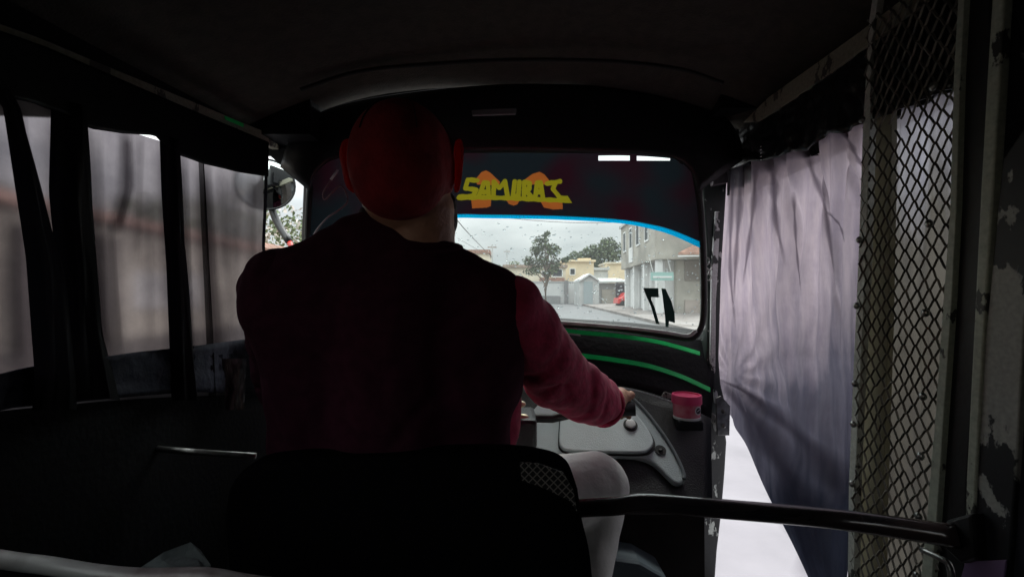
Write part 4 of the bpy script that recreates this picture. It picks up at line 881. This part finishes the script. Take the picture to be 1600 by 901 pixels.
def soft_strip(name, vs, fs, m, K, n):
    o = setp(new_obj(name, vs, fs, m, None, True), lf); set_density(o, K, n); return o
SH = None
FB = M['fabric_black']
SHF = shader('thin_fold_fabric', lambda t: mixs(t, .6, nd(t, 'ShaderNodeBsdfTransparent', Color=(.5, .5, .5, 1)).outputs[0], nd(t, 'ShaderNodeBsdfDiffuse', Color=(.02, .02, .022, 1)).outputs[0]))
strip('fold', [(-14, 140), (5, 170), (20, 270), (40, 400), (55, 600), (50, 640)], [(8, 140), (30, 200), (75, 340), (105, 440), (120, 600), (120, 640)], FB, .015, LX + .02)
strip('fold', [(80, 150), (76, 300), (88, 420), (100, 620)], [(133, 180), (146, 340), (160, 520), (188, 625)], FB)
strip('fold', [(249, 205), (252, 300), (260, 420), (268, 625)], [(276, 235), (283, 380), (292, 500), (308, 625)], FB)
strip('fold', [(310, 250), (314, 350), (319, 450), (326, 620)], [(317, 250), (323, 350), (328, 450), (338, 620)], SHF, .006)
strip('edging', [(412, 240), (413, 300), (409, 380), (411, 412), (405, 600)], [(418, 240), (418, 300), (414, 380), (415, 416), (412, 600)], FB, .003)
SH = soft_strip_shader('sheer_black_fabric', (.35, .33, .35), (.015, .015, .018), 1.0)
strip('sheer_fold', [(345, 540), (345, 580), (340, 640)], [(420, 520), (425, 580), (420, 640)], SH, .01, LX + .008)
strip('sheer_fold', [(-260, 100), (-260, 300), (-260, 640)], [(8, 170), (40, 340), (66, 600)], SH, .01, LX + .006)
strip('sheer_fold', [(55, 150), (48, 260), (60, 420), (60, 600)], [(152, 180), (172, 340), (190, 470), (225, 600)], SH, .01, LX + .008)
strip('sheer_fold', [(180, 200), (178, 300), (158, 375)], [(210, 208), (214, 290), (196, 370)], SH, .004, LX + .008)
strip('sheer_fold', [(232, 210), (236, 330), (240, 470), (240, 600)], [(292, 235), (302, 400), (318, 520), (340, 600)], SH, .01, LX + .008)
strip('sheer_fold', [(298, 250), (300, 350), (302, 450), (304, 600)], [(332, 250), (340, 350), (350, 450), (370, 600)], SH, .006, LX + .008)
SH2 = SH; _sh = SH.copy(); _sh.name = 'faint_sheer_fold'
for _n2 in _sh.node_tree.nodes:
    if _n2.type == 'MATH': _n2.inputs[1].default_value = .42
SH = _sh
for (x0, w, y0, y1, lean) in ((150, 14, 205, 560, 8), (170, 10, 330, 560, 16), (216, 12, 205, 420, -6), (228, 16, 300, 560, 6), (288, 8, 240, 560, 10), (345, 14, 262, 440, 4), (366, 18, 262, 560, -14), (392, 10, 268, 560, 2), (30, 14, 170, 300, 14), (15, 20, 330, 580, 10)):
    strip('sheer_fold', [(x0 - w, y0), (x0 - w + lean * .5, (y0 + y1) / 2), (x0 - w + lean, y1)], [(x0 + w, y0), (x0 + w + lean * .4, (y0 + y1) / 2), (x0 + w + lean, y1)], SH, .004, LX + .007)
strip('gathers', [(345, 560), (350, 600), (352, 640)], [(385, 560), (380, 600), (378, 640)], M['fabric_gloss'], .02)
# valance and navy hem
loft('valance', between([(-700, -420), (-100, 15), (60, 68), (300, 172), (420, 222)], [(-700, -80), (-60, 130), (0, 150), (60, 163), (85, 170), (133, 200), (180, 208), (250, 212), (262, 238), (310, 250), (330, 262), (417, 276)], 16),
     lambda x, y: PX(x, y, LX + .02), 120, M['fabric_black'], lf, thick=.003, disp=lambda p, u, v: p + Vector((.004 * abs(math.sin(u * 55)) * v, 0, 0)))
loft('hem', between([(-400, 640), (0, 583), (60, 572), (160, 557), (264, 545), (330, 536), (408, 528)], [(-400, 800), (0, 640), (100, 628), (300, 612), (408, 615)], 8), lambda x, y: PX(x, y, LX + .012), 60, M['hem_blue'], lf, thick=.002, disp=fold_left)

# loop of cable by the left pillar: reflection put in as a tube
mb = MB(); mb.tube([PY(x, y, 1.20) for x, y in smooth([(528, 268), (515, 285), (505, 302), (508, 312), (520, 300), (532, 290), (540, 300), (543, 315), (530, 328), (512, 340), (496, 358), (488, 372)], 60)], .0022, 6)
lp = mb.build('looped_glint', mat('pinkish_glint', (.20, .11, .12), .4), None, True); tag(lp, 'thin looped cable hanging by the left pillar beside the driver\'s cap', 'glint')
mb = MB(); mb.tube([PY(517, 281, 1.195), PY(528, 265, 1.195)], .0035, 8); q = mb.build('glint_spot', M['white'], None, True); q.parent = lp  # white rod put in for a glint

# ------------------------------------------------------------------ pink tub
tb = DP(1073, 652, .008); tub = empty('plastic_tub', 'round pink plastic tub with lid on the dashboard ledge by the pillar', 'tub', tb)
rr = .0355
mb = MB(); mb.lathe(tb, [(0, 0), (rr * .93, 0), (rr * .95, .003), (rr, .045), (rr, .047), (0, .047)], 40); b1 = mb.build('body', M['pinkpale'], tub, True, bevel=0)
for md in (b1,): 
    e = md.modifiers.new('e', 'EDGE_SPLIT'); e.split_angle = R(40)
mb = MB(); mb.lathe(tb, [(rr * 1.05, .040), (rr * 1.09, .040), (rr * 1.09, .058), (rr * 1.05, .062), (rr * .92, .062), (rr * .9, .059), (0, .059)], 40); b2 = mb.build('lid', M['pink'], tub, True); e = b2.modifiers.new('e', 'EDGE_SPLIT'); e.split_angle = R(40)
mb = MB(); mb.lathe(tb, [(rr * .945, -.001), (rr * 1.0, -.001), (rr * 1.0, .005), (rr * .96, .006)], 40); mb.build('base_ring', M['white'], tub, True)
# round emblem on the label
mb = MB(); ang0 = R(-62)
def cyl(a, z, off=.0012): return tb + Vector(((rr + off) * math.cos(a), (rr + off) * math.sin(a), z))
def disc(mb_, a0, z0, ra, rz, off, n=20): mb_.add([cyl(a0, z0, off)] + [cyl(a0 + ra * math.cos(t), z0 + rz * math.sin(t), off) for t in [2 * math.pi * k / n for k in range(n)]], [(0, 1 + k, 1 + (k + 1) % n) for k in range(n)])
disc(mb, ang0, .026, .30, .011, .0022); mb.build('emblem_ground', M['white'], tub)
mb = MB(); disc(mb, ang0, .026, .22, .008, .003); mb.build('emblem', mat('dark_emblem', (.05, .03, .05), .4), tub)
mb = MB(); mb.prism([cyl(ang0 - .14, .024, .0036), cyl(ang0 + .14, .029, .0036), cyl(ang0 + .14, .031, .0036), cyl(ang0 - .14, .026, .0036)], (0, -.0004, 0)); mb.build('emblem_stroke', M['white'], tub)
mb = MB(); mb.box((tb.x - .034, tb.y - .028, tb.z - .035), (tb.x + .034, tb.y + .05, tb.z - .0015)); mb.build('tub_ledge', M['dashblack'], V, bevel=.004)

# ------------------------------------------------------------------ driver
D = empty('person', 'driver seen from behind in maroon top, red cap and light trousers', 'person', (-.18, .85, .34))
V3 = Vector
hd_c = V3((-.176, .735, 1.400)); neck = V3((-.150, .745, 1.29))
shL, shR = V3((-.375, .745, 1.215)), V3((-.015, .775, 1.195)); elL, wrL = V3((-.425, .86, 1.04)), V3((-.38, 1.07, .935))
elR, wrR = V3((.092, .925, 1.035)), V3((.232, 1.07, .935))
hipL, hipR = V3((-.28, .86, .78)), V3((-.10, .86, .78)); knL, knR = V3((-.42, 1.02, .79)), V3((.178, .985, .79)); anL, anR = V3((-.40, 1.02, .42)), V3((.10, .90, .42))
# hand on the grip
hx = .262; hand = []
gr = lambda x: Vector((x, 1.121, .9235))
palm0, palm1 = V3((.243, 1.083, .944)), V3((.264, 1.112, .957))
caps = [(palm0, .026, palm1, .021)]
for i, dx in enumerate((-.030, -.010, .010, .030)):
    x = hx + dx; ln = (.9, 1.0, .96, .82)[i]
    k0 = V3((x, 1.118, .958)); k1 = V3((x, 1.150, .948 - .004 * (1 - ln))); k2 = V3((x, 1.153, .918)); k3 = V3((x - .002, 1.133, .900))
    caps += [(palm0, .013, k0, .0105), (k0, .0105, k1, .0092), (k1, .0092, k2, .0083), (k2, .0083, k3, .0075)]
caps += [(palm0 + V3((-.012, .0, -.008)), .013, V3((.222, 1.105, .915)), .0105), (V3((.222, 1.105, .915)), .0105, V3((.238, 1.128, .899)), .0088)]
bodycaps = [(hd_c + V3((0, .005, .0)), (.078, .098, .100)), (hd_c + V3((0, .05, -.06)), .055, hd_c + V3((0, .07, -.085)), .035), (neck + V3((0, .005, .05)), .056, neck - V3((0, -.02, .04)), .056),
            (hd_c + V3((0, .105, -.02)), .012, hd_c + V3((0, .118, -.035)), .011),
            (V3((-.19, .80, 1.13)), .09, V3((-.19, .85, .85)), .10), (V3((-.19, .79, 1.15)), .07, shL, .045), (V3((-.19, .79, 1.13)), .06, shR + V3((-.02, .01, -.03)), .035),
            (shL, .05, elL, .04), (elL, .038, wrL, .027), (shR + V3((.005, .01, -.03)), .035, elR, .038), (elR, .036, wrR, .025), (wrR, .024, palm0, .021),
            (V3((-.19, .84, .82)), .12, hipL, .09), (V3((-.19, .84, .82)), .12, hipR, .09), (hipL, .075, knL, .05), (knL, .048, anL, .035), (hipR, .075, knR, .048), (knR, .046, anR, .035),
            (anL, .034, anL + V3((0, .14, -.05)), .03), (anR, .034, anR + V3((.02, .14, -.05)), .03), (wrL, .025, wrL + V3((.01, .05, 0)), .03)] + caps
body = blob('body', bodycaps, M['skin'], D, .0045, 3)
# left hand fingers around the grip
lc_ = [];
for i, dx in enumerate((-.03, -.01, .01, .03)):
    x = -.37 + dx; lc_ += [(V3((x, 1.10, .962)), .010, V3((x, 1.13, .955)), .009), (V3((x, 1.13, .955)), .009, V3((x, 1.133, .92)), .008)]
# ears
for sx, col in ((1, 'skin'), (-1, 'skin')):
    e0 = hd_c + V3((sx * .079, .012, .012)); mb = MB()
    prof = [(0, -.034), (.012, -.028), (.020, -.005), (.024, .014), (.017, .030), (.004, .033), (-.006, .02), (-.006, -.02)]
    ps = smooth([(a, b) for a, b in prof] + [prof[0]], 30)[:-1]
    base = [e0 + V3((sx * (.001 + .55 * max(0, a)), -a * 1.15, b * 1.28)) for a, b in ps]
    mb.prism(base, (sx * .007, 0, 0)); q = mb.build('ear', decal('ear_skin', (.75, .09, .085), 1.0), D, True, bevel=.003, seg=3)
mb = MB()
mb = blob('jaw_shade', [(hd_c + V3((.052, .03, -.075)), .034, hd_c + V3((.03, .085, -.10)), .030), (hd_c + V3((-.052, .03, -.075)), .034, hd_c + V3((-.03, .085, -.10)), .030), (hd_c + V3((.06, .03, -.045)), .024, hd_c + V3((.056, .03, -.075)), .03), (hd_c + V3((-.03, .085, -.10)), .030, hd_c + V3((.03, .085, -.10)), .030)], M['jaw_dark'], D, .006, 3)  # dark blob put over the jaw for its shade
# eyes
for sx in (-1, 1):
    mb = MB(); mb.ball(hd_c + V3((sx * .03, .098, .0)), (.012, .008, .009)); mb.build('eye', M['white'], D, True)
# shirt (one maroon cloth: shaded copy on back and left sleeve)
T = V3
torso = [(T((-.20, .775, 1.16)), .120, T((-.205, .80, 1.00)), .125), (T((-.205, .80, 1.0)), .125, T((-.20, .83, .82)), .13),
         (T((-.29, .775, 1.13)), .085, T((-.32, .80, .98)), .085), (T((-.32, .80, .98)), .085, T((-.31, .84, .82)), .085), (T((-.11, .785, 1.10)), .085, T((-.095, .80, .98)), .080), (T((-.095, .80, .98)), .080, T((-.105, .84, .82)), .085),
         (neck + T((0, .01, -.035)), .066, T((-.19, .77, 1.18)), .10), (neck + T((0, .012, -.045)), .062, shL + T((.02, 0, .0)), .072), (PY(566, 392, .75), .062, PY(440, 474, .75), .066), (PY(625, 378, .76), .058, PY(560, 392, .75), .062), (neck + T((0, .012, -.045)), .06, shR + T((-.02, 0, 0)), .064),
         (T((-.2, .79, 1.12)), .10, shR + T((-.006, -.004, -.016)), .066), (shR + T((-.016, .01, -.03)), .064, T((-.04, .80, 1.05)), .07), (T((-.2, .79, 1.12)), .10, shL + T((.01, 0, -.03)), .08), (T((-.34, .79, 1.14)), .08, T((-.355, .80, 1.02)), .075)]
def wrinkle(o, amp, sc_, stretch=(1, 1, 1)):
    for v in o.data.vertices:
        c = V3((v.co.x * stretch[0], v.co.y * stretch[1], v.co.z * stretch[2])); v.co += v.normal * amp * (noise.noise(c * sc_) + .5 * noise.noise(c * sc_ * 2.1))
torso += [(T((-.36, .80, 1.16)), .075, T((-.05, .80, 1.15)), .075), (T((-.35, .79, 1.05)), .085, T((-.06, .79, 1.05)), .085), (T((-.34, .80, .95)), .085, T((-.08, .80, .95)), .085), (T((-.33, .82, .86)), .085, T((-.09, .82, .86)), .085), (PY(566, 392, .75), .055, T((-.2, .77, 1.1)), .10), (PY(440, 478, .75), .06, T((-.33, .79, 1.02)), .09)]
top_rear = blob('top_back', torso, M['shirt_shaded'], D, .008, 30); wrinkle(top_rear, .005, 8, (1, 1, .5))
for v in top_rear.data.vertices:  # slack cloth: oblique creases from the shoulders to the waist
    a = v.co.x * 26 + v.co.z * 9 + 2.2 * noise.noise(v.co * 6); v.co += v.normal * (-.0035 * abs(math.sin(a)) ** 6 - .004 * abs(math.sin(v.co.z * 24 - abs(v.co.x + .2) * 22 + 2 * noise.noise(v.co * 7))) ** 8 * (1 if v.co.z < 1.12 else .3))
def sleeve(sh, el, wr_, r, nm='sleeve'):
    d2 = (wr_ - el)
    o = blob(nm, [(sh, r[0], sh.lerp(el, .5), r[1]), (sh.lerp(el, .5), r[1], el, r[2]), (el, r[2], el.lerp(wr_, .5), r[3]), (el.lerp(wr_, .5), r[3], wr_ - d2.normalized() * .060, r[4])], M['shirt'], D, .006, 6)
    # folds run across the arm, bunching at the elbow and the cuff
    for v in o.data.vertices:
        t = (v.co - el).dot(d2.normalized()); a = math.atan2(v.co.z - el.z, v.co.x - el.x)
        v.co += v.normal * (-.006 * abs(math.sin(t * 38 + a * .9 + 3 * noise.noise(v.co * 9))) ** 5 * math.exp(-abs(t) * 4) + .006 * noise.noise(v.co * 13) + .003 * noise.noise(v.co * 30))
    return o
slR = sleeve(shR + T((.016, .004, -.014)), elR, wrR, (.058, .066, .069, .064, .053)); slL = sleeve(shL, elL, wrL, (.068, .062, .056, .05, .038)); slL.data.materials.clear(); slL.data.materials.append(M['shirt_shaded'])
mb = MB(); dn = (wrR - elR).normalized(); cc = wrR - dn * .030; ua = dn.cross(V3((0, 0, 1))).normalized(); ub = dn.cross(ua); mb.tube([cc + ua * .045 * math.cos(t) + ub * .045 * math.sin(t) for t in [k * math.pi / 12 for k in range(25)]], .006, 8); mb.build('cuff', M['shirt'], D, True)
# maroon front of the top, hem showing at the waist
o = blob('top_front', [(T((-.06, .86, 1.12)), .07, T((-.055, .87, .95)), .075), (T((-.055, .87, .95)), .075, T((-.07, .87, .90)), .075), (T((-.33, .86, 1.1)), .07, T((-.33, .88, .9)), .075), (T((-.2, .88, 1.1)), .08, T((-.2, .90, .88)), .09)], M['shirt'], D, .008, 6); wrinkle(o, .006, 12)
mb = MB(); mb.ball(PY(786, 709, .80), (.014, .012, .016), 12, 8); mb.build('hem', mat('pink_hem', (.65, .06, .22), .7), D, True)
# collar
mb = MB(); mb.tube([neck + T((.0625 * math.cos(a), .060 * math.sin(a) + .01, -.012 + .012 * math.sin(a))) for a in [k * math.pi / 16 for k in range(33)]], .007, 8); mb.build('collar', M['shirt_shaded'], D, True)
tr_ = [(T((-.19, .86, .80)), .125, hipL, .10), (T((-.19, .86, .80)), .12, hipR, .10), (hipL, .095, knL, .07), (knL, .068, anL, .055), (hipR, .095, knR, .073), (knR, .071, knR.lerp(anR, .45), .062), (knR.lerp(anR, .45), .062, anR, .055)]
o = blob('trousers', tr_, M['trouser'], D, .007, 6); wrinkle(o, .005, 12)
# cap
cap = blob('cap', [(hd_c + T((0, -.004, .012)), (.084, .106, .098)), (hd_c + T((.004, -.045, -.02)), (.072, .064, .066)), (hd_c + T((0, .0, -.004)), (.084, .098, .062))], M['cap'], D, .005, 4)
mb = MB(); bp = [hd_c + T((x, .098 + .07 * (1 - (x / .075) ** 2), .045 - .01 * abs(x) / .075)) for x in [(-.075 + .15 * k / 12) for k in range(13)]] + [hd_c + T((.07, .085, .05)), hd_c + T((-.07, .085, .05))]
mb.prism(bp, (0, 0, .005)); mb.build('cap_brim', M['cap'], D)
for a in (0, 60, 120):
    pts_ = []
    for k in range(15):
        th = R(-74 + 148 * k / 14); ca, sa = math.cos(R(a)), math.sin(R(a)); e_ = Vector((math.sin(th) * ca * .0846, math.sin(th) * sa * .1066, math.cos(th) * .0986)); pts_.append(hd_c + T((0, -.004, .012)) + e_)
    mb = MB(); mb.tube(pts_, .0011, 6, False); mb.build('cap_seam', mat('dark_red_thread', (.05, .004, .006), .9), D, True)
mb = MB(); mb.ball(hd_c + T((0, -.004, .111)), (.008, .008, .004)); mb.build('cap_button', M['cap'], D, True)
sh_l = MB()
for a in (anL, anR): sh_l.ball(a + T((.005, .07, -.048)), (.045, .125, .032), 16, 8)
sh_l.build('shoes', M['rubber'], D, True)

# ------------------------------------------------------------------ raindrops on the windscreen
rd = MB(); rn = random.Random(5)
for k in range(560):
    px = rn.uniform(700, 1094); py = rn.uniform(343, 516)
    if py < yline(px) + 8: continue
    r = rn.choice((.0007, .0009, .0012, .0015, .0019)) * (1.0 + .5 * rn.random()); c = WS(px, py, .002)
    rd.ball(c, (r * (1.3 + rn.random() * .8), r * .7, r), 8, 6)
o = rd.build('raindrops', M['water'], None, True); tag(o, 'clear raindrops scattered over the windscreen', 'raindrops', kind='stuff')
